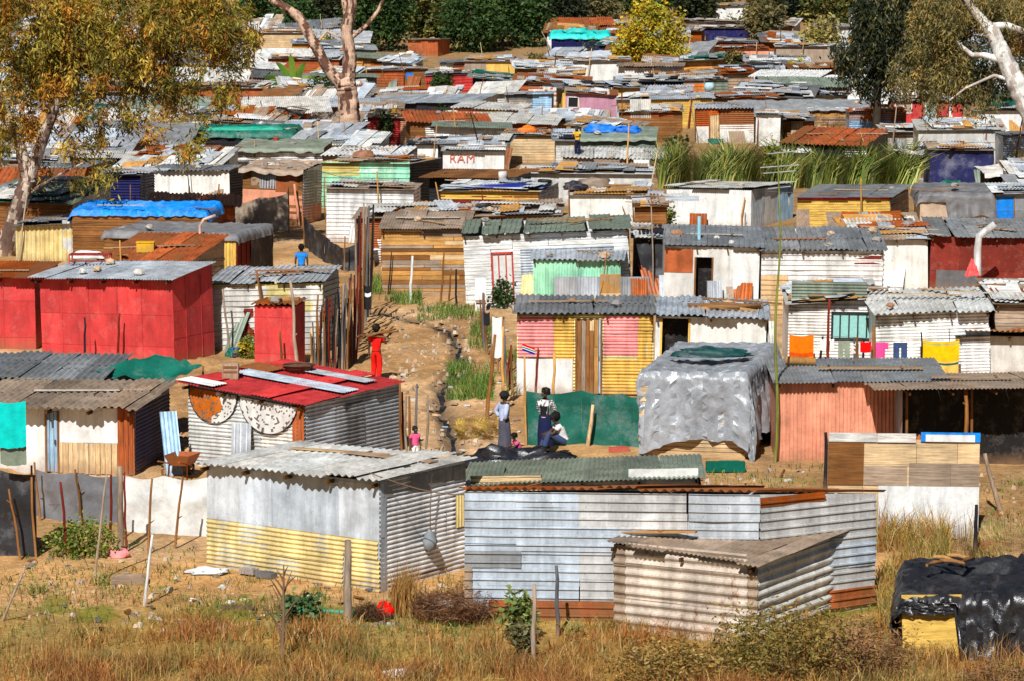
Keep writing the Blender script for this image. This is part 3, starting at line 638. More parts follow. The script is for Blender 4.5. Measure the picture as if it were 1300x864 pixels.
S('white shack with yellow door frame', 'white plastered shack with an open yellow framed doorway and a woodpile on its roof', 830, 970, 990, 404, 502, th=4, rise=.24, roof='Cz', front='mW', side='sw', W=3.2, oh=.3, doors=[(836, 874, 407, 'o', 'y')])
S('silver plastic shelter', 'shelter wrapped in shiny wrinkled silver plastic sheeting', 812, 946, 986, 474, 584, th=14, rise=.2, tl=-.06, roof='', front='pT', side='pT', W=1.9, sov=[(.5, 1, 0, .6, 's', 'S')], dr=(lambda x: 1.95+.25*math.sin(x*1.7+2), 1.9, .9, 'S', 'plastic', .14, .16, .03, True), name='shelter', cat='shelter', group=None)
S('salmon pink shack', 'salmon pink upright corrugated shack with a dark grey roof', 986, 1198, 1202, 482, 584, th=1, rise=.24, W=3.0, roof='Zd', front='vP', side='vP', oh=.25, clut='', sink=.3)
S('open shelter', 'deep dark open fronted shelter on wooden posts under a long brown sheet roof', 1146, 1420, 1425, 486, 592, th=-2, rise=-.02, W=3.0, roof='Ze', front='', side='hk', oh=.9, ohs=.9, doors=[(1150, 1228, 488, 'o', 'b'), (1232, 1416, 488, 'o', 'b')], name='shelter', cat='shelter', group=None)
S('white corrugated shack', 'bright white corrugated shack with wavy grey asbestos roof and washing in front', 1114, 1257, 1262, 393, 482, th=2, rise=.42, W=3.4, roof='Cw', front='hW', side='hW', oh=.4, clut='')
S('white shack with dark window', 'white corrugated shack with dark steel window and a dull green panel under the eave', 1000, 1112, 1118, 376, 466, th=2, rise=.3, tl=-.25, roof='Xw', front='hW', side='hW', ov=[(1003, 1098, 358, 382, 'h', 'G')], wins=[(1054, 1110, 396, 432, 'k', 'A', 4)], oh=.3, clut='p3')
S('grey waved roof shack', 'white ribbed shack with broad grey waved roof and brown panel beside its corner', 966, 1120, 1126, 318, 405, th=2, rise=.5, W=3.8, roof='Cd', front='iW', side='iw', ov=[(1083, 1118, 322, 336, 'b', 'q'), (966, 1000, 350, 405, 'i', 'T')], clut='s2', oh=.3)
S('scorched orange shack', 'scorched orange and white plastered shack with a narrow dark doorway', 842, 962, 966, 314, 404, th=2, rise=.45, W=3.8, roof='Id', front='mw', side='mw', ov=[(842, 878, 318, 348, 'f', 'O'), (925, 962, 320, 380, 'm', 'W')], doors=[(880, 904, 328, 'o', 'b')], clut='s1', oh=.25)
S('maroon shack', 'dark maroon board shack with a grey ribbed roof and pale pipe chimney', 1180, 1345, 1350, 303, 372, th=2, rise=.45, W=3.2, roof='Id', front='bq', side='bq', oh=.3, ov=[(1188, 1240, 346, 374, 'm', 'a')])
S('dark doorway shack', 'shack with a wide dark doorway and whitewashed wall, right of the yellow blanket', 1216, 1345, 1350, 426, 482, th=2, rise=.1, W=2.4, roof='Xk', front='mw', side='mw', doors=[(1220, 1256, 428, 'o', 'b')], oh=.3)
S('patched plank roof shack', 'shack behind the white corrugated one with grey planks patched over its roof', 1262, 1350, 1355, 384, 478, th=0, rise=.45, W=3.2, roof='Xe', front='pe', side='pe', clut='p2')
S('big white shack', 'big white plastered shack with grey end panels in front of the tall reeds', 846, 953, 1014, 241, 292, th=24, rise=.1, tl=-.02, roof='Zw', front='mW', side='vw', oh=.2, sov=[(0, .3, 0, 1, 'v', 'z'), (.3, .62, 0, 1, 'm', 'W'), (.62, 1, 0, 1, 'v', 'l')], W=3)
S('yellow plank shack', 'yellow plank shack with a red edged dark flat roof', 1013, 1130, 1168, 252, 293, th=16, rise=.22, roof='Zd', front='py', side='pe', oh=.25, ov=[(1013, 1130, 250, 254, 'f', 'R')])
S('sagging grey tarpaulin hut', 'hut draped in sagging grey tarpaulin left of a bright blue door', 1168, 1258, 1264, 248, th=3, rise=.35, roof='', front='te', side='te', dr=(lambda x: .35+.7*(x > 1.2), .9, .6, 'a', 'tarp', .10, .2, .06), name='hut', cat='hut')
S('blue door shack', 'grey shack with a bright blue door at the right edge', 1260, 1345, 1350, 244, th=2, rise=.2, roof='Xz', front='fd', side='fd', doors=[(1264, 1289, 248, 'b', 'B')])
S('white poster wall shack', 'white painted shack with faint writing, bundles and sheets piled on its roof', 722, 820, 834, 247, 292, th=8, rise=.35, roof='Xw', front='mW', side='sw', clut='s2p3', oh=.2)
S('blue tarpaulin maroon shack', 'yellow and maroon board shack with a dark blue tarpaulin and tyres on top', 560, 684, 709, 243, 288, th=12, rise=.25, roof='Xw', front='iq', side='pW', ov=[(560, 684, 242, 254, 'p', 'y')], clut='')
S('red lettered board shack', 'shack of white boards with red capital letters painted across the front', 562, 640, 642, 192, 226, th=1, rise=.3, roof='Xz', front='bW', side='bW', oh=.25, clut='p1')
S('yellow slat shack', 'shack of pale horizontal slats under an orange bundle, uphill of the roof worker', 640, 712, 716, 172, 208, th=2, rise=.25, roof='Xe', front='pT', side='pT', clut='s1p2')
S('rust tiled gable shack', 'dark shack with a coral red sheet roof above the tall reeds', 992, 1098, 1126, 186, th=20, rise=.75, tl=.05, roof='CO', front='pk', side='me', ov=[(1072, 1098, 186, 200, 'h', 'W'), (992, 1030, 188, 196, 'f', 'W')], oh=.3)
S('brown plank house', 'brown plank house with grey felt roof and white fascia below the dark tree', 1006, 1106, 1109, 139, 166, th=2, rise=.5, W=3.6, roof='Td', front='pE', side='pE', ov=[(1006, 1106, 137, 141, 'f', 'W')], oh=.2)
S('rust topped zinc shack', 'pale zinc ribbed shack with a rust red upper band', 1078, 1150, 1153, 142, 171, th=2, rise=.1, roof='Xr', front='hl', side='hl', ov=[(1078, 1150, 140, 154, 'f', 'r')])
S('red shack with white trim', 'bright red shack with white trimmed windows under the hanging gum leaves', 1134, 1222, 1226, 128, 160, th=2, rise=.2, roof='Xd', front='bR', side='bR', wins=[(1136, 1158, 130, 144, 'W', 'e', 1), (1174, 1189, 131, 149, 'W', 'l', 1)], ov=[(1205, 1209, 128, 160, 'b', 'W')])
S('green corrugated shack', 'green upright corrugated shack at the right edge below the white trunk', 1249, 1320, 1324, 125, 156, th=2, rise=.2, roof='Zg', front='vg', side='vg', wins=[(1268, 1281, 131, 140, 'g', 'k', 1)])
S('white parapet shack', 'low white walled shack in front of the green corrugated one', 1240, 1320, 1324, 141, th=2, rise=.1, roof='Xw', front='mW', side='mW', clut='p1')
S('navy draped shack', 'shack draped with dark navy sheeting among shadowed trees', 1180, 1260, 1264, 191, th=2, rise=.3, W=3, roof='Xe', front='tn', side='tn', oh=.25, clut='p2')
S('grey ribbed end shack', 'grey horizontally ribbed shack at the right edge beside the navy sheeting', 1274, 1340, 1344, 172, th=1, rise=.2, roof='Zd', front='hz', side='hz')
S('pale fronted shack', 'pale plastered shack with a mixed rust and grey roof below the red one', 1166, 1276, 1280, 164, th=2, rise=.5, roof='Xw', front='mw', side='mw', clut='s2p2')
S('rust fronted white shack', 'shack with rusty sheet front above a white base and a pale plank door', 884, 957, 961, 138, 182, th=2, rise=.28, roof='Cz', front='hr', side='hr', ov=[(914, 957, 158, 182, 'm', 'W'), (884, 900, 160, 182, 'm', 'w')], doors=[(901, 914, 146, 'q', 'T')])
S('cloth sided hut', 'small hut with whitish cloth sides right of the rust fronted shack', 959, 990, 997, 146, 186, th=8, rise=.1, roof='Xw', front='tw', side='tk', name='hut', cat='hut')
S('mauve shack', 'mauve plastered shack with a dark square window and tan sloping roof', 717, 782, 786, 122, 150, th=2, rise=.35, tl=.12, roof='Xe', front='mu', side='mu', wins=[(720, 734, 125, 139, 'W', 'k', 0)], oh=.25)
S('long grey roofed shack', 'very long shack with a smooth grey sheet roof right of the tree trunk', 456, 606, 642, 131, 162, th=14, rise=.45, roof='Zz', front='fk', side='pw', oh=.3, ov=[(536, 561, 140, 165, 'h', 'R'), (590, 604, 137, 165, 'q', 'o'), (566, 586, 140, 165, 'f', 'W')], clut='')
S('curved grey sheet shack', 'dark blue grey corrugated shack with a bent grey roof sheet', 642, 700, 706, 120, 148, th=4, rise=.2, tl=-.1, roof='Zz', front='hd', side='hz', ov=[(676, 700, 118, 146, 'h', 'l'), (642, 668, 128, 146, 'm', 'e')], oh=.3)
S('red brick coloured shack', 'brick red ribbed shack with a stone weighted roof right of the tree trunk', 466, 513, 516, 89, 112, th=2, rise=.2, roof='Xw', front='hO', side='hO')
S('blue door gap shack', 'narrow shack with a bright blue door between two red ones', 514, 541, 543, 88, 112, th=2, rise=.2, roof='Xe', front='pb', side='pb', doors=[(515, 526, 92, 'b', 'B')])
S('long red ribbed shack', 'long red ribbed shack with a round dark plate on its front', 541, 605, 608, 94, 118, th=2, rise=.2, roof='Xd', front='iR', side='tg', oh=.2)
S('yellow plastered shack', 'yellow plastered shack with brown left half', 590, 668, 672, 78, 104, th=2, rise=.35, roof='Xe', front='my', side='my', ov=[(590, 617, 78, 104, 'm', 'e')], clut='s1')
S('terracotta shack', 'terracotta board shack standing alone at the edge of the dark trees', 518, 556, 571, 51, 72, th=18, rise=.12, roof='Zd', front='bO', side='bO')
S('brick walled shack', 'rough pink brick walled shack left of the bright washing line', 896, 976, 980, 62, 82, th=2, rise=.2, roof='Xr', front='bP', side='bP', clut='s2')
S('navy painted shack', 'dark navy shack with open porch uphill of the brick wall', 884, 952, 955, 36, 58, th=2, rise=.15, roof='Xe', front='bn', side='bn')
S('tall white gable house', 'tall white gabled house at the top beyond the yellow tree', 896, 948, 952, 8, 30, th=2, rise=.3, roof='Xg', front='mW', side='mW')
S('dark green lean-to', 'lean-to with a dull green sheet roof left of the tree trunk', 300, 410, 418, 190, th=6, rise=.3, roof='TG', front='hW', side='pb', ov=[(345, 400, 190, 215, 'i', 'W')], oh=.3, clut='s1')
S('white waved roof shack', 'shack with a bright white wavy roof downhill of the tree trunk', 412, 516, 526, 196, th=10, rise=.25, roof='CW', front='pe', side='hk', oh=.3, clut='p1')
S('teal tarpaulin shack', 'shack under a rolled teal tarpaulin left of the tree trunk', 242, 372, 378, 170, th=3, rise=.3, roof='', dr=(.4, .3, .4, 'g', 'tarp', .14, .2, .1), front='pk', side='pk', clut='p2')
S('white sided shack', 'small white sided shack with dark edge left of the red lettered boards', 530, 556, 562, 184, 222, th=6, rise=.2, roof='Xd', front='mW', side='tk', clut='')
S('maroon corrugated shack', 'maroon corrugated shack with creeper climbing its front', 466, 520, 524, 150, 186, th=2, rise=.4, roof='Xe', front='hR', side='mT', ov=[(508, 520, 150, 186, 'm', 'T')], clut='p2s1')
S('long orange ledge shack', 'long shack with an orange rust front behind the banana plant', 212, 338, 342, 112, th=2, rise=.4, roof='XW', front='fO', side='fO', clut='s3p2')
S('green sheet roof shack', 'shack with a flat green sheet roof behind the roof worker', 738, 832, 842, 176, th=5, rise=.45, roof='TG', front='fG', side='fG', oh=.2)
S('waved grey roof shack', 'low shack with thick grey waved roof under the roof worker', 714, 838, 842, 203, 232, th=2, rise=.45, W=2.8, roof='Cw', front='pe', side='pe', oh=.2)
S('pale blue plank roof shack', 'shack with long pale blue planks laid along its white roof', 660, 828, 836, 221, 262, th=3, rise=.3, roof='XW', front='mw', side='mw', clut='')
S('rust patched long shack', 'long shack of rust and white patches with a ragged white edge', 786, 866, 870, 142, th=2, rise=.35, roof='Xe', front='pb', side='pb', ov=[(800, 826, 126, 150, 'v', 'w'), (826, 855, 140, 150, 'h', 'O')], clut='p2')
S('grey flat roof row', 'wide shack with a smooth bluish grey flat roof left of the pale green shack', 826, 906, 910, 126, th=2, rise=.35, roof='Zz', front='py', side='hl', clut='s1')
S('orange patch shack', 'pale green shack with a white and orange patch beside its door', 868, 924, 930, 102, th=3, rise=.3, roof='Xd', front='iG', side='iG', ov=[(869, 896, 103, 116, 'm', 'o')], clut='p1')
S('teal sheeted shack', 'shack under bright teal sheeting beneath the dark trees', 700, 772, 776, 46, th=2, rise=.35, roof='', dr=(.5, .5, .4, 'x', 'tarp', .18, .3, .12), front='pn', side='pn')
S('white barge shack', 'shack with a long white fascia board left of the yellow tree', 725, 800, 804, 78, th=2, rise=.25, roof='Xe', front='mW', side='mW', clut='p1s1')
S('purple washing shack', 'whitish shack with purple and white washing in front, top right', 985, 1064, 1068, 60, th=2, rise=.3, roof='Xw', front='me', side='me', clut='p1')
S('ochre boarded shack', 'ochre boarded shack glimpsed between the trunk branches', 330, 392, 396, 42, th=2, rise=.4, roof='XW', front='pT', side='pT', clut='s1')
S('tan awning shack', 'tan shack with a long white awning left of the forked trunk', 340, 430, 434, 76, th=2, rise=.3, roof='XW', front='pO', side='pO')
S('orange roof top shack', 'tiny shack with an orange sheet on top at the upper right', 1030, 1096, 1100, 36, th=2, rise=.35, roof='XO', front='mw', side='mw')
S('teal roof top shack', 'small shack with a teal sheet roof in the top right corner', 1080, 1160, 1164, 14, th=2, rise=.35, roof='Xg', front='mw', side='mw')
S('scrap board shack', 'low shack roofed with loose orange and grey boards below the yellow plank shack', 1056, 1166, 1170, 291, th=2, rise=.5, W=2.2, H=1.5, roof='Xe', front='mw', side='pb', clut='p2s2', oh=.5)
S('low white walled shack', 'low white walled shack left of the maroon one behind the maize stalks', 1100, 1178, 1182, 302, th=2, rise=.4, W=2.6, roof='Xe', front='mW', side='mw', clut='p2')
S('black netting hut', 'small hut walled with black netting between the white plank and scorched shacks', 803, 841, 844, 302, th=2, rise=.3, W=2.4, roof='Xd', front='tk', side='tk', clut='p1', name='hut', cat='hut')
S('low brown lean-to', 'low brown lean-to right of the white poster wall and its bush', 806, 846, 850, 262, th=2, rise=.4, W=2.4, H=1.8, roof='Xb', front='pb', side='pb', clut='p1', name='lean_to', cat='lean-to')
# ================================================================ filler shacks of the upper rows
EXC = [(462, 700, 0, 70), (455, 640, 300, 600), (840, 1155, 186, 236), (395, 470, 280, 480), (290, 400, 250, 480), (0, 1300, 306, 900)]
fr = random.Random(41)
ADJ = {'z': 'grey', 'd': 'dark grey', 'r': 'rusty', 'w': 'whitish', 'W': 'white', 'e': 'grey brown', 'b': 'brown', 'G': 'grey green', 'O': 'orange rust', 'k': 'black', 'c': 'cream', 'l': 'pale blue', 't': 'tan', 'T': 'pale wood', 'P': 'salmon', 'R': 'red', 'n': 'navy', 'y': 'yellow', 'u': 'mauve', 'm': 'mint', 'a': 'charcoal', 'B': 'blue', 'o': 'orange', 'g': 'green'}
def area(a, b):
    w = min(a[1], b[1])-max(a[0], b[0]); h = min(a[3], b[3])-max(a[2], b[2]); return max(0, w)*max(0, h)
hand = list(RECT); hset = set(hand); fills = 0; FILL = []; used = set(); yb = 64.
cand = []
for _ in range(26000):
    yb = 52+fr.random()**1.15*262; s = SC(G(650, yb).y); x = fr.uniform(-50, 1310); w = s*fr.choice((1.8, 2.4, 3.2, 4.2, 5.2))*fr.uniform(.85, 1.15)
    cand.append((x, x+w, yb))
cand.sort(key=lambda q: -round((q[1]-q[0])/SC(G(650, q[2]).y)/1.3))
for xa, xb, yb in cand:
    if fills >= 203: break
    Y = G((xa+xb)/2, yb).y; s = SC(Y); h = fr.uniform(1.45, 2.05)*s; rise = fr.uniform(.2, .95); W = fr.uniform(2.0, 3.4)
    R = (xa, xb, yb-h-rise*s-W*.05*s, yb)
    if any(area(R, e) > .12*(R[1]-R[0])*(R[3]-R[2]) for e in EXC): continue
    bad = False
    for q in RECT:
        dY = q[4]-Y; ov = min(xb, q[1])-max(xa, q[0])
        if ov > 2 and abs(dY) < W*.75+.75: bad = True; break       # would stand in each other
        if dY > 0 and area(R, q) > (.22 if q in hset else .45)*(q[1]-q[0])*(q[3]-q[2]): bad = True; break      # would hide what the photo shows
    if bad: continue
    vis = 0
    for i in range(9):
        for j in range(6):
            x, y = xa+(xb-xa)*(i+.5)/9, R[2]+(yb-R[2])*(j+.5)/6
            if not any(q[0] < x < q[1] and q[2] < y < q[3] and q[4] < Y for q in RECT): vis += 1
    if vis < 8: continue
    rc = fr.choice('zzddrwweebGGOWwa'); fc = fr.choice('WWWwwwzzcettbbbTrOPnyrkkkdddee'); st = fr.choice('hhiimbpv') if fc in 'WwzclyRPn' else fr.choice('pphi')
    rs = fr.choice('XXXXCZT') if rc != 'O' else 'C'
    near = min((q for q in hand), key=lambda q: abs((q[0]+q[1])/2-(xa+xb)/2)+2.2*abs(q[3]-yb))
    mx, nx = (xa+xb)/2, (near[0]+near[1])/2
    if abs(mx-nx) < .35*(near[1]-near[0]+xb-xa)*.8: rel = 'just uphill of' if Y > near[4] else 'just downhill of'
    else: rel = 'a little right of' if mx > nx else 'a little left of'
    for t in range(60):
        lab = '%s %s shack, %s%s roof, %s the %s' % (ADJ[fc], STW[st], '' if rs != 'T' else 'sheeted ', ADJ[rc], rel, near[5])
        key = (ADJ[fc], STW[st], rel, near[5])
        if key not in used: break
        rc = fr.choice('zdrweGWa'); fc = fr.choice('WwzcetbTrOPnylkd')
    used.add(key)
    words = lab.split()
    if len(words) > 16: lab = lab.replace('a little right of', 'right of').replace('a little left of', 'left of').replace('just uphill of', 'above').replace('just downhill of', 'below')
    hd = '%s %s shack %s the %s' % (ADJ[fc], STW[st], {'just uphill of': 'above', 'just downhill of': 'below', 'a little right of': 'right of', 'a little left of': 'left of'}[rel], near[5])
    cl = fr.choice(['p1', 's1', 'p2', 's1p1', '', 'p1']) if s > 11 and len(hd.split()) < 10 else ''
    side = s*fr.uniform(.3, 1.1) if fr.random() < .5 else 0
    wall2 = fr.choice('WwzrbtcO')
    S(hd, lab, xa, xb-side, xb, yb-h, yb, th=fr.uniform(8, 24) if side else fr.uniform(-9, 9), rise=rise, tl=fr.uniform(-.3, .3), W=W, roof=rs+rc, front=st+fc, side=fr.choice(['hz', 'hk', 'pb', 'mw', 'ie']),
      ov=[(xa+(xb-xa)*fr.uniform(.1, .4), xa+(xb-xa)*fr.uniform(.5, .75), yb-h, yb, fr.choice('hfpb'), wall2)] if fr.random() < .6 else [], clut=cl, oh=fr.uniform(.25, .7), ohs=fr.uniform(.1, .5), seed=fills+100)
    FILL.append(SH.pop(hd)); fills += 1
print('FILLERS', fills, 'hand', len(hand))

for i in [q for q in SH.values() if 12 < q['s'] < 44 and len(q['h'].split()) < 8]: clutter(i, fr.choice(['p2s1', 's2p1', 'p1s1', 's2', 'p2', 's1p1']), fr)
# scrap, poles and sheets standing among the upper rows
sg = random.Random(5)
def fit(l):                                            # keep a label within sixteen words
    for a, b in ((' in front of the ', ' by the '), (' leaning before the ', ' by the '), (' lying before the ', ' by the '), ('corrugated ', ''), ('ribbed iron ', ''), ('plastered ', '')):
        if len(l.split()) > 16: l = l.replace(a, b, 1)
    return l
def front_pt(i, u, d): return i['C'] + Matrix.Rotation(-i['t'], 3, 'Z') @ Vector((-i['L']*u, -d, 0))
for i in [q for q in list(SH.values())+FILL if 11.5 < q['s'] < 40]:
    if sg.random() < .62:
        p = front_pt(i, sg.uniform(-.08, 1.05), sg.uniform(.15, .5)); p.z = gz(p.y)-.2; h = sg.uniform(1.6, 3.6); mb = MB(); rd = sg.uniform(.025, .05); ck = sg.choice('bbeqTkt')
        v = Vector((sg.gauss(0, .12), sg.gauss(0, .06), 1))*h; mb.tube([Vector(), v*.5+Vector((sg.gauss(0, .04), 0, 0)), v], [rd*1.1, rd, rd*.7], cjit(ck, sg), 'bark', 6)
        tag(mb.build('pole', None, p), fit('%s pole in front of the %s' % ({'b': 'brown', 'e': 'grey', 'q': 'dark red', 'T': 'pale', 'k': 'black', 't': 'tan'}[ck], i['h'])), 'pole', 'sticks and poles standing in the settlement')
    if sg.random() < .55:
        p = front_pt(i, sg.uniform(.05, .95), sg.uniform(.35, .8)); p.z = gz(p.y)-.1; h, w = sg.uniform(.8, 1.7), sg.uniform(.5, 1.3); ck = sg.choice('zrwbedOtWGc'); n = max(4, int(w/.035)); mb = MB(); bk = sg.uniform(.2, .7); sh = sg.gauss(0, .2)
        mb.grid([[Vector((-w/2+w*m/n+sh*e, .016*math.sin(m*.035*2*math.pi/.15)+bk*h*e, h*e+sg.gauss(0, .01))) for m in range(n+1)] for e in (0, .5, 1)], cjit(ck, sg), 'metal' if ck in 'zrwdOWGc' else 'woodv'); o = mb.build('leaning_sheet', None, p, -i['t']+sg.gauss(0, .3))
        tag(o, fit('%s sheet leaning before the %s' % (ADJ[ck], i['h'])), 'sheet', 'old sheets and boards leaning about')
    if sg.random() < .28:
        p = front_pt(i, sg.uniform(0, 1), sg.uniform(.5, 1.)); p.z = gz(p.y)-.05; ck = sg.choice('BRwkgayWnO'); blob(p, sg.uniform(.25, .6), sg.uniform(.2, .4), sg.uniform(.2, .5), cjit(ck, sg), 'tarp', fit('%s bundle lying before the %s' % (ADJ[ck], i['h'])), 'bundle', 'bundle', sg.randint(1, 999), .5, 2., 'bundles and sacks lying about')
# ================================================================ ground, ditch
def gcolor(X, Y, px, py, n1, n2):
    c = Vector((.47, .30, .175))
    c = c.lerp(Vector((.66, .46, .30)), min(1, max(0, n1*1.6+.3)))
    if 690 < py < 780: c = c.lerp(Vector((.66, .40, .21)), max(0, 1-abs(py-735)/45)*.8)
    if py > 755:
        t = min(1, (py-755)/25); c = c.lerp(Vector((.34, .22, .09)) if n2 > 0 else Vector((.42, .30, .13)), t*.8)
    if 745 < py < 790 and n2 > .12: c = c.lerp(Vector((.16, .17, .05)), min(1, (n2-.12)*5)*.8)
    if px > 860 and 560 < py < 700: c = c.lerp(Vector((.36, .23, .13)), .7)  # shaded yard: the shade is put into the ground colour
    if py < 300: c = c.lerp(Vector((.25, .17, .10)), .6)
    return c*(1+n2*.35)
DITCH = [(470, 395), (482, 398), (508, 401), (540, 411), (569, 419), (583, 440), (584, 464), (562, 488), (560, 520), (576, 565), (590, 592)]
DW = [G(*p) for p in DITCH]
def dditch(x, y):
    best = 9.
    for a, b in zip(DW, DW[1:]):
        ax, ay, bx, by = a.x, a.y, b.x, b.y; dx, dy = bx-ax, by-ay; t = max(0, min(1, ((x-ax)*dx+(y-ay)*dy)/(dx*dx+dy*dy)))
        best = min(best, math.hypot(x-ax-dx*t, y-ay-dy*t))
    return best
def gdisp(x, y):
    n = mnoise.fractal(Vector((x*.45, y*.45, 3)), 1., 2., 5)
    z = n*.07 if y < 130 else 0
    dd = 9.
    if -14 < x < 0 and 70 < y < 106:
        dd = dditch(x+.25*mnoise.noise(Vector((x, y, 1))), y+.3*mnoise.noise(Vector((x, y, 7))))
        z -= .17*math.exp(-(dd/.26)**2)
        z += .075*mnoise.fractal(Vector((x*2.4, y*1.1, 9)), .7, 2., 6)
    return z, dd
def build_ground():
    ys = []; y = 36.
    while y < 900: ys.append(y); y += .22 if y < 62 else .26 if y < 108 else .5 if y < 135 else 4. if y < 400 else 25.
    us = [-.5, -.4, -.3, -.24] + [(-.2+.4*i/300) for i in range(301)] + [.24, .3, .4, .5]
    V = []; C = []
    for y in ys:
        for u in us:
            x = u*y; z = gz(y); n1 = n2 = 0; dd = 9.
            if y < 140:
                dz, dd = gdisp(x, y); z += dz; n1 = mnoise.fractal(Vector((x*.25, y*.18, 5)), 1., 2., 4); n2 = mnoise.fractal(Vector((x*.8, y*.5, 11)), 1., 2., 5)
            px, py = PR((x, y, gz(y))); c = gcolor(x, y, px, py, n1, n2)
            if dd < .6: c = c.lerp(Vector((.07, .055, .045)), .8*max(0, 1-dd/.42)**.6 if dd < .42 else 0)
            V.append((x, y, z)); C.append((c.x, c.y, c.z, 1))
    w = len(us); Fc = [(j*w+i, j*w+i+1, (j+1)*w+i+1, (j+1)*w+i) for j in range(len(ys)-1) for i in range(w-1)]
    me = bpy.data.meshes.new('ground'); me.from_pydata(V, [], Fc); at = me.attributes.new('col', 'FLOAT_COLOR', 'POINT')
    C = np.array(C, np.float32); C[:, :3] = grade(C[:, :3], 1.32, 1.0); at.data.foreach_set('color', C.ravel()); me.polygons.foreach_set('use_smooth', [True]*len(Fc))
    m = bpy.data.materials.new('sandy_earth'); m.use_nodes = True; nt = m.node_tree; N = nt.nodes; L = nt.links; b = N['Principled BSDF']; b.inputs['Roughness'].default_value = .95; b.inputs['Specular IOR Level'].default_value = .1
    a = N.new('ShaderNodeAttribute'); a.attribute_name = 'col'; tc = N.new('ShaderNodeTexCoord'); prev = a.outputs['Color']
    for sc_, lo, hi, d in ((.9, .72, 1.22, 6), (5, .66, 1.25, 6), (30, .7, 1.2, 3)):
        n = N.new('ShaderNodeTexNoise'); n.inputs['Scale'].default_value = sc_; n.inputs['Detail'].default_value = d; n.inputs['Roughness'].default_value = .7; L.new(tc.outputs['Object'], n.inputs['Vector'])
        r = N.new('ShaderNodeMapRange'); r.inputs[1].default_value = .3; r.inputs[2].default_value = .7; r.inputs[3].default_value = lo; r.inputs[4].default_value = hi; L.new(n.outputs['Fac'], r.inputs[0])
        s = N.new('ShaderNodeVectorMath'); s.operation = 'SCALE'; L.new(prev, s.inputs[0]); L.new(r.outputs[0], s.inputs['Scale']); prev = s.outputs[0]
    L.new(prev, b.inputs['Base Color'])
    n = N.new('ShaderNodeTexNoise'); n.inputs['Scale'].default_value = 9; n.inputs['Detail'].default_value = 8; L.new(tc.outputs['Object'], n.inputs['Vector'])
    bp = N.new('ShaderNodeBump'); bp.inputs['Strength'].default_value = .7; bp.inputs['Distance'].default_value = .08; L.new(n.outputs['Fac'], bp.inputs['Height']); L.new(bp.outputs[0], b.inputs['Normal'])
    me.materials.append(m); o = bpy.data.objects.new('ground', me); col.objects.link(o); o['kind'] = 'structure'
build_ground()
def drain():                                          # trickle of waste water at the bottom of the ditch
    mb = MB(); r = random.Random(2); L_, R2 = [], []
    for a, b in zip(DW, DW[1:]):
        n = max(2, int((b-a).length/.25)); d = (b-a).normalized(); s = Vector((d.y, -d.x, 0))
        for i in range(n):
            p = a.lerp(b, i/n); p = p + s*.22*mnoise.noise(Vector((p.x*.9, p.y*.9, 4))); w = .065+.07*mnoise.noise(Vector((p.x*1.7, p.y*1.7, 8)))
            z = max(gz(p.y)+gdisp(p.x+k, p.y)[0] for k in (-w, 0, w))+.02; L_.append((p.x-s.x*w, p.y-s.y*w, z)); R2.append((p.x+s.x*w, p.y+s.y*w, z))
    mb.grid([L_, R2], (.022, .02, .018, 0), 'plastic'); o = mb.build('drain_water'); o['kind'] = 'structure'
drain()
# ================================================================ camera, sun, sky
cd = bpy.data.cameras.new('camera'); cam = bpy.data.objects.new('camera', cd); col.objects.link(cam); cam.location = (0, 0, CZ)
cam.rotation_euler = (math.pi/2-PIT, 0, 0); cd.sensor_width = 36; cd.lens = F/PX*36; cd.clip_end = 3000; cd.clip_start = 1; sc.camera = cam
EL, AZ = R_(43), R_(193)
sd = bpy.data.lights.new('sun', 'SUN'); so = bpy.data.objects.new('sun', sd); col.objects.link(so); sd.energy = 5.0; sd.angle = R_(.5); sd.color = (1, .98, .935)
tosun = Vector((math.sin(AZ)*math.cos(EL), math.cos(AZ)*math.cos(EL), math.sin(EL))); so.rotation_euler = tosun.to_track_quat('Z', 'Y').to_euler(); so.location = (0, 0, 60)
w = bpy.data.worlds.new('World'); sc.world = w; w.use_nodes = True; nt = w.node_tree; sk = nt.nodes.new('ShaderNodeTexSky'); sk.sky_type = 'NISHITA'; sk.sun_disc = False
sk.sun_elevation = EL; sk.sun_rotation = AZ; nt.links.new(sk.outputs[0], nt.nodes['Background'].inputs[0]); nt.nodes['Background'].inputs[1].default_value = .029
sc.view_settings.view_transform = 'Standard'; sc.view_settings.look = 'None'; sc.view_settings.exposure = 0
sc.cycles.max_bounces = 5; sc.cycles.diffuse_bounces = 1; sc.cycles.glossy_bounces = 2; sc.cycles.transparent_max_bounces = 4
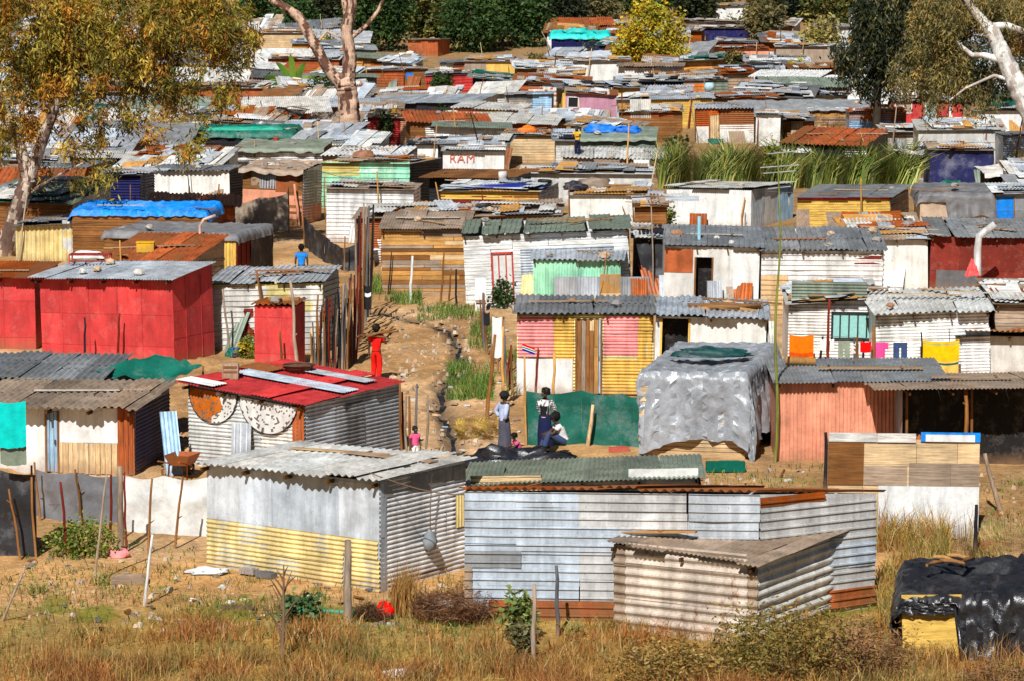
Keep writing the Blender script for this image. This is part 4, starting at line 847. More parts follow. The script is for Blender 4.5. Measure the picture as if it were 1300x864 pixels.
# ================================================================ trees and plants
def gpalette(*c): return [tuple(q) for q in c]
GUM = gpalette((.34,.28,.04,3), (.60,.24,.03,2.4), (.56,.44,.06,2), (.06,.075,.014,3), (.78,.54,.09,1.3), (.38,.12,.018,1), (.15,.17,.025,2))
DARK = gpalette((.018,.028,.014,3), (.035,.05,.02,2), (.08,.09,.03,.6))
MIXED = gpalette((.03,.06,.018,3), (.10,.13,.03,2), (.26,.24,.06,1.6), (.40,.30,.07,.6))
GREEN = gpalette((.04,.09,.022,3), (.07,.14,.03,2), (.13,.20,.05,1), (.02,.045,.014,2))
YEL = gpalette((.80,.52,.03,3), (.42,.42,.04,2.4), (.22,.25,.03,1.3), (.62,.34,.02,1))
OLIVE = gpalette((.17,.16,.07,2), (.27,.23,.10,2), (.09,.10,.04,2), (.36,.26,.08,1))
def trunk(root, limbs, Y, c=(.34,.24,.18,0), c2=None):
    """limbs: lists of (px, py, radius in px); all one mesh with the trunk."""
    o = root.location; s = SC(Y); mb = MB(); r = random.Random(int(limbs[0][0][0]))
    for li in limbs:
        pts = [P(q[0], q[1], Y+ (q[3] if len(q) > 3 else 0))-o for q in li]; P2, R2 = [], []
        for i in range(len(pts)-1):
            for k in range(9):
                f = k/9; P2.append(pts[i].lerp(pts[i+1], f)+Vector((r.uniform(-1, 1), r.uniform(-1, 1), 0))*li[i][2]/s*.06); R2.append((li[i][2]*(1-f)+li[i+1][2]*f)/s*r.uniform(.94, 1.08))
        P2.append(pts[-1]); R2.append(li[-1][2]/s); st = len(mb.f); mb.tube(P2, R2, c, 'bark', 18)
        if c2:
            sd = r.uniform(0, 40)
            for k in range(st, len(mb.f)):
                v = mb.v[mb.f[k][0]]; n = mnoise.fractal(Vector((v[0]*3.2+sd, v[1]*3.2, v[2]*.6)), 1., 2., 4); mb.c[k] = (*Vector(c[:3]).lerp(Vector(c2), max(0, min(1, n*3+.45))), 0)
    mb.build('trunk', root)
def px_ells(root, Y, L):                              # (px, py, rx px, ry px, depth radius m, clumps, depth offset)
    s = SC(Y); out = []
    for q in L:
        p = P(q[0], q[1], Y+(q[6] if len(q) > 6 else 0))-root.location; out.append((p.x, p.y, p.z, q[2]/s, q[4], q[3]/s, q[5]))
    return out
def tree(px, py, label, limbs, ells, palette, per=40, spread=.35, size=.28, asp=3.5, droop=.8, seed=1, c=(.34,.24,.18,0), c2=None, name='gum_tree', cat='tree', group=None, Y=None):
    b = G(px, py) if Y is None else P(px, py, Y); Y = b.y
    if Y is not None: b.z = min(b.z, gz(Y))
    root = empty(name, b, label, cat, group); trunk(root, limbs, Y, c, c2); crown(root, px_ells(root, Y, ells), per, spread, size, asp, palette, droop, seed); return root
tree(6, 326, 'tall gum tree with forked mottled trunk and rusty leaves at the left edge',
     [[(4, 334, 13), (12, 300, 12), (24, 262, 11), (36, 226, 10), (24, 180, 7), (8, 145, 6), (-15, 100, 5), (-30, 50, 4)], [(36, 228, 9), (48, 195, 7.5), (60, 162, 6.5), (76, 120, 5), (110, 80, 4), (160, 55, 3), (220, 45, 2)], [(76, 120, 4), (92, 60, 3.5), (100, 5, 3)], [(30, 250, 3), (70, 225, 1.6), (110, 205, 1), (150, 225, .6)], [(110, 80, 3), (170, 110, 1.8), (230, 130, 1)]],
     [(40, 35, 95, 66, 2.6, 150), (150, 30, 95, 58, 2.6, 150), (250, 28, 78, 48, 2.4, 112), (20, 120, 66, 60, 2.4, 62), (120, 80, 110, 46, 2.4, 60), (105, 100, 80, 40, 2.2, 44), (200, 90, 76, 34, 1.8, 36), (300, 55, 36, 48, 1.5, 26), (60, 178, 70, 28, 1.8, 16), (165, 145, 80, 30, 1.6, 20), (110, 218, 70, 18, 1.2, 9), (260, 122, 50, 28, 1.2, 15), (225, 172, 50, 34, 1.2, 8)], GUM, 84, .22, .27, 4.2, 1.1, 5, (.15,.10,.08,0), (.66,.55,.46))
tree(447, 204, 'bare gum tree with a thick peeling brown trunk forking high on the hill',
     [[(447, 210, 15), (446, 185, 14), (444, 150, 13), (441, 118, 13), (438, 100, 11)], [(436, 112, 8), (414, 84, 7), (398, 54, 6.5), (378, 20, 6), (346, 0, 5), (322, -18, 4), (290, -50, 3)], [(441, 108, 9), (445, 75, 8), (440, 40, 7.5), (446, 5, 7), (440, -50, 5), (470, -95, 3)], [(446, 62, 4), (443, 30, 4.5), (436, -5, 4), (420, -50, 3)], [(446, 48, 3), (466, 32, 2.6), (480, 14, 2.2), (492, -12, 1.6)], [(398, 60, 2), (415, 40, 1.2), (440, 52, .8)]],
     [(330, -60, 60, 30, 2.5, 40), (440, -95, 80, 40, 3, 60), (500, -50, 40, 26, 2, 26)], GUM, 46, .35, .4, 4.2, 1.0, 8, (.14,.075,.055,0), (.66,.47,.36))
tree(1345, 236, 'white trunked gum tree with hanging olive leaves leaning in from the right edge',
     [[(1348, 244, 17), (1330, 190, 16), (1306, 138, 14), (1288, 100, 12), (1274, 72, 11), (1260, 40, 9), (1250, 30, 7), (1235, 12, 5), (1215, -20, 4)], [(1270, 76, 5), (1248, 70, 3.5), (1234, 70, 3), (1212, 52, 2)], [(1256, 34, 5), (1278, 32, 4), (1310, 44, 3.5), (1340, 40, 3)], [(1290, 104, 3), (1262, 96, 2), (1226, 112, 1.4), (1205, 128, .9)]],
     [(1186, 40, 36, 46, 1.6, 58, .5), (1200, 90, 44, 36, 1.6, 44, 1.), (1220, 15, 60, 32, 2, 60, .8), (1285, 10, 50, 30, 2, 50, 1), (1285, 70, 36, 44, 1.6, 30, 2.2), (1180, 128, 22, 20, 1, 9), (1240, 125, 26, 22, 1, 11, 1.), (1150, 90, 26, 34, 1.2, 20, .6)], gpalette((.30,.24,.07,3), (.42,.30,.09,2.5), (.14,.14,.05,2.4), (.06,.07,.03,2), (.50,.30,.08,1)), 60, .24, .28, 4.2, 1.3, 11, (.50,.44,.40,0), (.86,.83,.80))
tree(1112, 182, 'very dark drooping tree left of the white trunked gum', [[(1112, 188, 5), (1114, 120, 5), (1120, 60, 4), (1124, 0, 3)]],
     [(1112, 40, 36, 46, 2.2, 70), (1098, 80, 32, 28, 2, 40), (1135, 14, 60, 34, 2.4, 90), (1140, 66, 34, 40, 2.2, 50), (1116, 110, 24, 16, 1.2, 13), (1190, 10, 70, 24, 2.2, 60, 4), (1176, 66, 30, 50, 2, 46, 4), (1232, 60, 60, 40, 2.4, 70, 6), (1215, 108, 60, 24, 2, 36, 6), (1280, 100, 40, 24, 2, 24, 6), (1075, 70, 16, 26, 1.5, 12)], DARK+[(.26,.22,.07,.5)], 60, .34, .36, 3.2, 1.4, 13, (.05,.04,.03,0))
tree(824, 100, 'round yellow leaved tree on the upper hillside', [[(822, 100, 3), (823, 84, 2.6), (826, 60, 2), (830, 30, 1)], [(823, 84, 2), (808, 66, 1.4), (795, 45, .9)], [(824, 80, 2), (845, 60, 1.4), (858, 44, .9)], [(822, 96, 1.5), (812, 82, 1), (800, 70, .7)]],
     [(824, 42, 40, 32, 2.4, 92), (805, 62, 30, 22, 2, 44), (848, 62, 30, 24, 2, 44), (826, 15, 24, 14, 1.6, 30), (790, 66, 16, 10, 1.3, 12), (858, 42, 18, 24, 1.4, 18), (868, 70, 12, 14, 1.2, 10)], YEL, 30, .28, .36, 1.9, .3, 17, (.22,.14,.07,0), None, 'tree')
BG = [(500, 40, 110, 60, MIXED, 'big dark tree at the top edge, just right of the forked trunk'), (575, 34, 96, 54, GREEN, 'leafy tree at the top edge above the terracotta shack'), (670, 34, 110, 56, GREEN, 'wide green tree at the very top behind the broad dark one'), (740, 22, 90, 44, MIXED, 'dark crown at the top edge between green trees'), (790, 14, 80, 34, OLIVE, 'dusty crown at the top edge left of the yellow tree'),
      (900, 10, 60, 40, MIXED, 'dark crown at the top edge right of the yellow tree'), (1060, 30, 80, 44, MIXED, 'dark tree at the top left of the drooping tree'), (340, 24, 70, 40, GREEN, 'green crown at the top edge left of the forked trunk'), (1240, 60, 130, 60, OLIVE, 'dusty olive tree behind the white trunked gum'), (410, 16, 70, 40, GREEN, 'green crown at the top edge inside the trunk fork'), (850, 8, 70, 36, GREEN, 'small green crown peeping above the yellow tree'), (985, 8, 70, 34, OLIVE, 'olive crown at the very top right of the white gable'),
      (372, 52, 55, 52, GREEN, 'yellowish green bushy tree behind the forked trunk'), (480, 66, 74, 78, GREEN, 'dark green spreading tree just right of the forked trunk'), (545, 48, 60, 56, MIXED, 'dark tree behind the terracotta shack'), (598, 66, 62, 62, GREEN, 'dense dark green tree right of the terracotta shack'),
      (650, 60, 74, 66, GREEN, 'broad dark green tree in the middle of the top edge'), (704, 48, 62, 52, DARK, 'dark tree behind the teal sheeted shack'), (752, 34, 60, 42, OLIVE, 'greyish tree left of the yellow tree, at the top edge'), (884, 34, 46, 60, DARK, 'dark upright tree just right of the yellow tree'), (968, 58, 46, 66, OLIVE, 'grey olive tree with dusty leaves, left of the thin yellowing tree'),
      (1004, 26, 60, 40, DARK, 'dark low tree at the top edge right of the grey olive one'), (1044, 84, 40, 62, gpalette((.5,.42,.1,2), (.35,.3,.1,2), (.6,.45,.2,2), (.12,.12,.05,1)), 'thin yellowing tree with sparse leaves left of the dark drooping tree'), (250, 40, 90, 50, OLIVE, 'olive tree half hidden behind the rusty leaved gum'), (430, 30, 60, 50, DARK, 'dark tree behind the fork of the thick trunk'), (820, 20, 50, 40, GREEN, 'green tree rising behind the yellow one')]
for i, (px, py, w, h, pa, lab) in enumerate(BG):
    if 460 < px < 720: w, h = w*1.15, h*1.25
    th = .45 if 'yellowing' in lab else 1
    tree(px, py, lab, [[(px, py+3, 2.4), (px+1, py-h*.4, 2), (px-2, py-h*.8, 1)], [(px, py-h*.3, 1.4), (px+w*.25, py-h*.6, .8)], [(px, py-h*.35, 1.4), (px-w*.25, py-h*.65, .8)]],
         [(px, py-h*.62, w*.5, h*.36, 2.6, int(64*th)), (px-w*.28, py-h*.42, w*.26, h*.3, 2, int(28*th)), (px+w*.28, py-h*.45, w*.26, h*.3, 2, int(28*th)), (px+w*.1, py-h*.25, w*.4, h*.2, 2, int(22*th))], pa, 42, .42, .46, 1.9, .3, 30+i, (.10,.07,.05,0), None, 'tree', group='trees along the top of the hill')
bush(410, 146, 46, 48, 'dark rounded shrub left of the thick tree trunk', GREEN, 2.4, .26, 1.7, 50, 'shrub', 'shrub')
bush(985, 236, 34, 50, 'yellow green upright bush between the two stands of tall reeds', gpalette((.28,.30,.05,2), (.12,.18,.03,2), (.5,.42,.06,1)), 1.6, .2, 1.8, 51)
bush(836, 296, 42, 34, 'low leafy bush left of the big white shack', GREEN+YEL[1:2], 1.2, .17, 1.8, 52)
bush(489, 186, 18, 42, 'green creeper hanging on the maroon corrugated shack', GREEN, 1.3, .22, 1.6, 53, 'creeper', 'creeper')
bush(604, 222, 22, 36, 'leafy creeper growing over the red lettered boards', GREEN+YEL[1:2], 1.2, .2, 1.6, 54, 'creeper', 'creeper')
bush(104, 706, 92, 44, 'low yellow green garden bush behind the stick fence', gpalette((.22,.30,.04,3), (.42,.44,.08,2), (.10,.17,.03,2), (.62,.55,.12,.8)), 3., .085, 1.7, 55)
bush(659, 812, 44, 58, 'young leafy shrub with pale green leaves in front of the long tin shack', gpalette((.22,.28,.07,3), (.12,.18,.05,2), (.42,.42,.15,1)), 1.2, .13, 1.6, 56, 'shrub', 'shrub')
bush(662, 840, 34, 50, 'low dry shrub at the foot of the young leafy one', OLIVE, .8, .11, 1.8, 57, 'shrub', 'shrub')
bush(380, 792, 52, 38, 'broad leaved garden plant beside a bare sapling', gpalette((.10,.20,.07,3), (.20,.30,.12,2)), .5, .15, 1.5, 58, 'garden_plant', 'plant')
bush(638, 392, 28, 34, 'dark green bush beside the red glazed door', GREEN, 1.1, .15, 1.7, 59)
bush(618, 378, 30, 44, 'brownish bush right of the plank shack', gpalette((.30,.16,.07,2), (.18,.14,.05,2), (.36,.28,.1,1)), 1., .13, 2, 60)
bush(312, 453, 24, 22, 'small yellow green bush left of the red outhouse', YEL[1:]+GREEN[1:2], 1., .12, 1.7, 61)
bush(1000, 858, 210, 80, 'wide weedy thicket of brown green stems in front of the rusty pink shed', gpalette((.30,.22,.05,3), (.18,.17,.04,3), (.48,.32,.09,2), (.36,.15,.04,1.4), (.10,.11,.03,1)), 7., .11, 3., 62, 'weed_thicket', 'weeds')
bush(850, 866, 170, 52, 'orange brown weeds low in front of the rusty pink shed', gpalette((.42,.22,.05,3), (.24,.18,.05,2), (.50,.36,.12,2)), 5., .10, 3., 63, 'weed_thicket', 'weeds')
bush(1105, 862, 120, 76, 'reddish brown dry weeds left of the black plastic hut', gpalette((.36,.17,.08,3), (.22,.13,.06,3), (.48,.32,.16,1)), 3.6, .10, 3.6, 64, 'weed_thicket', 'weeds')
bush(1262, 880, 110, 36, 'dry brown weeds in front of the black plastic hut', gpalette((.36,.20,.09,3), (.22,.13,.06,2)), 2.2, .09, 3.6, 65, 'weed_thicket', 'weeds')
bush(575, 786, 118, 34, 'heap of dry reddish brown twigs beside the long tin shack', gpalette((.22,.10,.05,3), (.34,.17,.08,2), (.13,.06,.03,2)), 5., .2, 12., 66, 'twig_heap', 'twigs', stems=False)
bush(470, 790, 40, 22, 'small dark twig heap behind the red cloth bag', gpalette((.16,.08,.04,3), (.28,.15,.08,2)), 1.6, .18, 12., 67, 'twig_heap', 'twigs', stems=False)
bush(1050, 170, 66, 26, 'bare brown thorn bush in front of the brown plank house', gpalette((.28,.14,.07,2), (.4,.26,.14,1)), 1.5, .3, 14., 68, 'thorn_bush', 'bush')
b = G(1150, 366); g = np.random.default_rng(69); mh = empty('maize_heap', b, 'heap of dry brown maize stalks leaning against the maroon shack', 'maize stalks'); n = 520
o = blades('stalk', np.stack([g.normal(0, .62, n), g.normal(0, .25, n), np.zeros(n)], 1), np.clip(g.normal(1.05, .3, n), .3, 1.8), .05, pal(g, n, gpalette((.42,.26,.12,3), (.24,.12,.05,2), (.58,.42,.22,1)), .3), .7, 169, None, .8); o.parent = mh; o['kind'] = 'stuff'
bush(165, 205, 60, 60, 'tall dry golden maize plants below the rusty gum crown', gpalette((.62,.42,.12,3), (.45,.28,.08,2), (.25,.2,.06,1)), 1.8, .5, 7., 70, 'dry_maize', 'maize', droop=.2)
bush(215, 212, 70, 76, 'straw coloured dry maize stand left of the teal tarpaulin shack', gpalette((.70,.50,.16,3), (.50,.32,.10,2), (.3,.25,.08,1)), 2.2, .5, 7., 71, 'dry_maize', 'maize', droop=.2)
bush(520, 88, 60, 30, 'bare twiggy bush above the brick red ribbed shack', OLIVE+[(.3,.16,.08,2)], 1.2, .34, 9., 72)
bush(850, 92, 30, 22, 'dry grassy bush left below the yellow tree', OLIVE, .8, .34, 6., 73)
bush(752, 76, 30, 24, 'green reedy bush beside the white barge board', GREEN+OLIVE[:2], .8, .4, 6., 74)
bush(560, 168, 30, 26, 'low green bush behind the white sided shack', GREEN, .6, .2, 2., 75)
bush(405, 76, 44, 34, 'yellow flowering bush behind the left limb of the thick trunk', YEL+GREEN[:2], 1.2, .3, 2., 76)
def banana():
    b = G(372, 140); s = SC(b.y); root = empty('banana_plant', b, 'banana plant with broad arching green leaves and a yellow drooping one', 'banana plant'); mb = MB(); mb.tube([(0, 0, -.2), (.05, 0, 1), (.1, 0, 1.6)], [.2, .16, .12], (.28, .26, .1, 0), 'bark', 9); mb.build('stem', root); r = random.Random(3)
    for i, (dx, dz, cc) in enumerate([(-38, 16, (.12,.26,.05)), (-22, 34, (.16,.32,.06)), (-4, 44, (.22,.36,.07)), (14, 34, (.14,.28,.05)), (26, 14, (.30,.38,.08)), (20, -4, (.62,.48,.06)), (-14, 2, (.5,.42,.06)), (6, 22, (.34,.40,.09)), (-30, 4, (.10,.2,.04))]):
        mb = MB(); e = Vector((dx/s, r.uniform(-.6, .3), dz/s)); a = Vector((.1, 0, 1.5)); rows = []; c = (cc[0]*.7, cc[1]*.65, cc[2]*.7, 0)
        for k in range(9):
            f = k/8; p = a+e*f+Vector((0, 0, .55*math.sin(math.pi*f*.8)-.2*f)); w = .26*math.sin(math.pi*(.08+.9*f))**.6; n = Vector((-e.z, .3, e.x)).normalized(); rows.append([p-n*w+Vector((0, 0, -.04)), p+Vector((0, -.05, .05)), p+n*w+Vector((0, 0, -.04))])
        mb.grid(rows, c, 'leaf'); mb.build('leaf', root)
banana()
# ---------------------------------------------------------------- grass and reeds: nobody could count the blades
def scatter(g, n, poly, hfun=None):                   # poly: (px0, px1, py0, py1) on the ground
    px = g.uniform(poly[0], poly[1], n); y0, y1 = poly[2], poly[3]; A = [G((poly[0]+poly[1])/2, y).y for y in np.linspace(y0, y1, 24)]
    py = g.uniform(y0, y1, n); Y = np.interp(py, np.linspace(y0, y1, 24), A); X = (px-650)/F*np.array([math.hypot(y, CZ-gz(y)) for y in Y])
    return np.stack([X, Y, np.array([gz(y) for y in Y])], 1), px, py
STRAW = gpalette((.54,.35,.11,3), (.50,.22,.05,2.8), (.60,.46,.22,1.6), (.24,.13,.05,2.4), (.20,.19,.05,1.8), (.56,.22,.04,1.4))
def grass(name, poly, n, h, wid, palette, lean, seed, fall=None, patch=0.):
    g = np.random.default_rng(seed); b, px, py = scatter(g, n, poly); keep = np.ones(n, bool); dens = np.array([mnoise.fractal(Vector((p[0]*.7, p[1]*.7, seed)), 1., 2., 3) for p in b])
    if patch: keep &= dens > patch*g.uniform(-.6, 1, n)-.05
    if fall is not None: keep &= g.random(n) < np.clip(fall(px, py), 0, 1)
    b = b[keep]; dens = dens[keep]; m = len(b); hh = np.clip(g.normal(h, h*.3, m), h*.3, h*1.9)*(1+.5*dens)
    c = pal(g, m, palette, .3)*(1+.5*dens[:, None]); t2 = np.array([mnoise.fractal(Vector((p[0]*.55+40, p[1]*.8, seed)), 1., 2., 3) for p in b])[:, None]
    if 'dry' in name: c = c*(1-np.clip(t2*2.6, 0, .75))+np.array([[.40, .14, .04]])*np.clip(t2*2.6, 0, .75); c = c*(1-np.clip(-t2*2.2-.1, 0, .6))+np.array([[.17, .16, .04]])*np.clip(-t2*2.2-.1, 0, .6)
    c = c*1.0; return blades(name, b, hh, wid, np.clip(c, .005, .9), lean, seed)
grass('dry_grass', (-60, 1360, 770, 905), 80000, .27, .016, STRAW, .65, 80, lambda x, y: np.maximum(0, (y-778-16*np.sin(x*.011+1)-10*np.sin(x*.047))/60)**1.1, .38)
grass('dry_grass', (-60, 1360, 790, 905), 16000, .42, .014, gpalette((.56,.36,.12,3), (.42,.20,.05,2), (.30,.15,.05,2)), .45, 85, lambda x, y: np.maximum(0, (y-800)/60), .5)
grass('green_grass', (-60, 1360, 735, 860), 9000, .14, .02, gpalette((.12,.16,.03,2), (.20,.22,.05,2), (.08,.11,.02,1)), .9, 86, None, .7)
grass('dry_grass', (-60, 1360, 722, 800), 9000, .16, .016, gpalette((.16,.18,.04,2), (.40,.28,.09,2), (.26,.2,.06,2)), .8, 81, None, .55)
grass('tall_dry_grass', (1112, 1205, 672, 812), 6000, .50, .02, gpalette((.58,.38,.08,3), (.40,.26,.06,2), (.66,.5,.2,2), (.26,.2,.05,1)), .6, 82, None, .3)
grass('tall_dry_grass', (1112, 1240, 664, 700), 500, .85, .012, gpalette((.5,.4,.2,1), (.36,.28,.14,1)), .2, 83)
grass('dry_grass', (1180, 1330, 650, 740), 3500, .14, .018, gpalette((.30,.28,.08,2), (.50,.36,.14,2), (.2,.2,.05,1)), .8, 84)
GR = gpalette((.10,.20,.03,3), (.18,.28,.05,2), (.28,.30,.07,1), (.06,.12,.02,1.5))
for i, (q, n, h) in enumerate([((458, 535, 366, 388), 2600, .28), ((530, 612, 388, 410), 2000, .25), ((566, 626, 462, 508), 3200, .32), ((596, 628, 412, 448), 900, .3), ((455, 500, 350, 372), 700, .35), ((640, 668, 450, 505), 500, .4)]): grass('green_grass', q, n, h, .02, GR, .6, 90+i, None, .35)
for i, (q, n) in enumerate([((30, 250, 690, 760), 900), ((230, 420, 760, 790), 700), ((460, 600, 790, 812), 500), ((900, 1060, 590, 625), 700), ((1180, 1300, 610, 680), 800)]): grass('green_grass', q, n, .13, .022, GR, 1., 140+i, None, .8)
grass('straw_litter', (580, 640, 532, 558), 2600, .10, .02, gpalette((.62,.42,.10,2), (.45,.28,.06,1)), 2.2, 98)
RE = gpalette((.26,.31,.06,3), (.13,.19,.035,2.6), (.56,.55,.20,1.5), (.40,.32,.08,.8), (.05,.08,.02,2))
grass('tall_reeds', (836, 1012, 224, 240), 4600, 1.55, .07, RE, .62, 100)
grass('tall_reeds', (1040, 1160, 224, 240), 3600, 1.7, .085, RE[:3], .8, 101)
grass('tall_reeds', (1008, 1060, 226, 240), 1500, 1.5, .07, RE, .5, 102)
bl = G(514, 780); g = np.random.default_rng(6); bb = np.array([bl])+g.normal(size=(420, 3))*[.13, .1, 0]; tf = empty('grass_tuft', bl, 'upright tuft of dry orange grass against the whitish corrugated wall', 'grass tuft')
o = blades('blade', bb-np.array([bl]), np.clip(g.normal(.85, .2, 420), .3, 1.3), .018, pal(g, 420, gpalette((.52,.28,.08,2), (.40,.2,.06,2), (.6,.42,.16,1)), .3), .28, 103, None); o.parent = tf
for px, py, h, lab in [(130, 742, .3, 'small spiky plant on the bare sand left of the white stake'), (48, 752, .22, 'small grassy tuft at the left edge of the sandy yard'), (730, 805, .3, 'low dry tuft left of the wooden post by the tin wall')]:
    bl = G(px, py); bb = g.normal(size=(60, 3))*[.1, .1, 0]; o = blades('grass_tuft', bb, np.clip(g.normal(h, .06, 60), .1, .6), .03, pal(g, 60, gpalette((.36,.34,.10,2), (.5,.42,.16,1)), .3), .9, int(px), None); o.location = bl; tag(o, lab, 'plant')

for i, (px, py, w, h, pa, lab) in enumerate([(560, 118, 30, 22, GREEN, 'low green shrub between the two red ribbed shacks'), (690, 104, 34, 22, OLIVE, 'dusty shrub right of the yellow plastered shack'), (640, 168, 26, 22, GREEN, 'shrub left of the curved grey sheet shack'), (930, 88, 30, 22, MIXED, 'shrub in front of the pink brick wall'), (1010, 110, 40, 30, YEL, 'yellowing shrub below the thin yellowing tree'), (760, 60, 46, 26, MIXED, 'mixed shrub uphill of the teal sheeting'), (940, 52, 40, 30, MIXED, 'shrub beside the navy porch at the top'), (1060, 130, 34, 24, OLIVE, 'grey shrub above the brown plank house'), (860, 200, 30, 24, OLIVE, 'dry shrub left of the rust fronted white shack'), (350, 120, 36, 26, MIXED, 'shrub under the banana plant'), (290, 170, 40, 34, YEL[2:]+OLIVE, 'dusty shrub at the left end of the teal tarpaulin'), (440, 246, 26, 22, GREEN, 'small green shrub below the white waved roof'), (1230, 178, 34, 22, GREEN, 'green shrub beside the navy draped shack'), (680, 90, 40, 20, MIXED, 'bushes at the edge of the dark trees'), (1090, 60, 40, 30, GREEN, 'green shrub left of the dark drooping tree')]):
    bush(px, py, w, h, lab, pa, 1.4, .3, 1.9, 200+i, 'shrub', 'shrub')
# ================================================================ people
def skinmesh(nodes, edges, name, parent, ck, k, root=None, sub=2, order=None):
    """nodes: {name: (co, radius)}; edges: name pairs -> one continuous skinned surface."""
    ids = list(nodes); ix = {n: i for i, n in enumerate(ids)}
    me = bpy.data.meshes.new(name); me.from_pydata([tuple(nodes[n][0]) for n in ids], [(ix[a], ix[b]) for a, b in edges], [])
    o = bpy.data.objects.new(name, me); col.objects.link(o); md = o.modifiers.new('skin', 'SKIN'); md.use_smooth_shade = True; md.branch_smoothing = .4
    for i, n in enumerate(ids):
        d = me.skin_vertices[0].data[i]; r = nodes[n][1]; d.radius = r if isinstance(r, tuple) else (r, r); d.use_root = (n == (root or ids[0]))
    sb = o.modifiers.new('sub', 'SUBSURF'); sb.levels = sub; sb.render_levels = sub
    dg = bpy.context.evaluated_depsgraph_get(); m2 = bpy.data.meshes.new_from_object(o.evaluated_get(dg)); bpy.data.objects.remove(o); bpy.data.meshes.remove(me)
    m2.name = name; m2.materials.clear(); m2.materials.append(M[k]); at = m2.attributes.new('col', 'FLOAT_COLOR', 'POINT')
    cols = np.empty((len(m2.vertices), 4), np.float32); c = ck if callable(ck) else None
    for i, v in enumerate(m2.vertices): cols[i] = (*(c(v.co) if c else ck[:3]), 0)
    at.data.foreach_set('color', cols.ravel()); m2.polygons.foreach_set('use_smooth', [True]*len(m2.polygons)); m2.polygons.foreach_set('material_index', [0]*len(m2.polygons))
    o = bpy.data.objects.new(name, m2); col.objects.link(o); o.parent = parent; return o
STAND = dict(pel=(0,0,.93), spi=(0,0,1.10), che=(0,-.01,1.29), nec=(0,0,1.43), jaw=(0,-.03,1.50), hed=(0,-.02,1.58), top=(0,0,1.665),
             shL=(.175,0,1.375), elL=(.225,.03,1.10), wrL=(.235,-.04,.865), haL=(.235,-.06,.80), hiL=(.088,0,.89), knL=(.10,-.02,.49), anL=(.105,.02,.085), toL=(.115,-.15,.035),
             shR=(-.175,0,1.375), elR=(-.225,.03,1.10), wrR=(-.235,-.04,.865), haR=(-.235,-.06,.80), hiR=(-.088,0,.89), knR=(-.10,-.02,.49), anR=(-.105,.02,.085), toR=(-.115,-.15,.035))
RAD = dict(pel=.125, spi=.115, che=(.155,.115), nec=.055, jaw=.07, hed=.098, top=.06, sh=.062, el=.043, wr=.027, ha=.033, hi=.088, kn=.058, an=.038, to=.032)
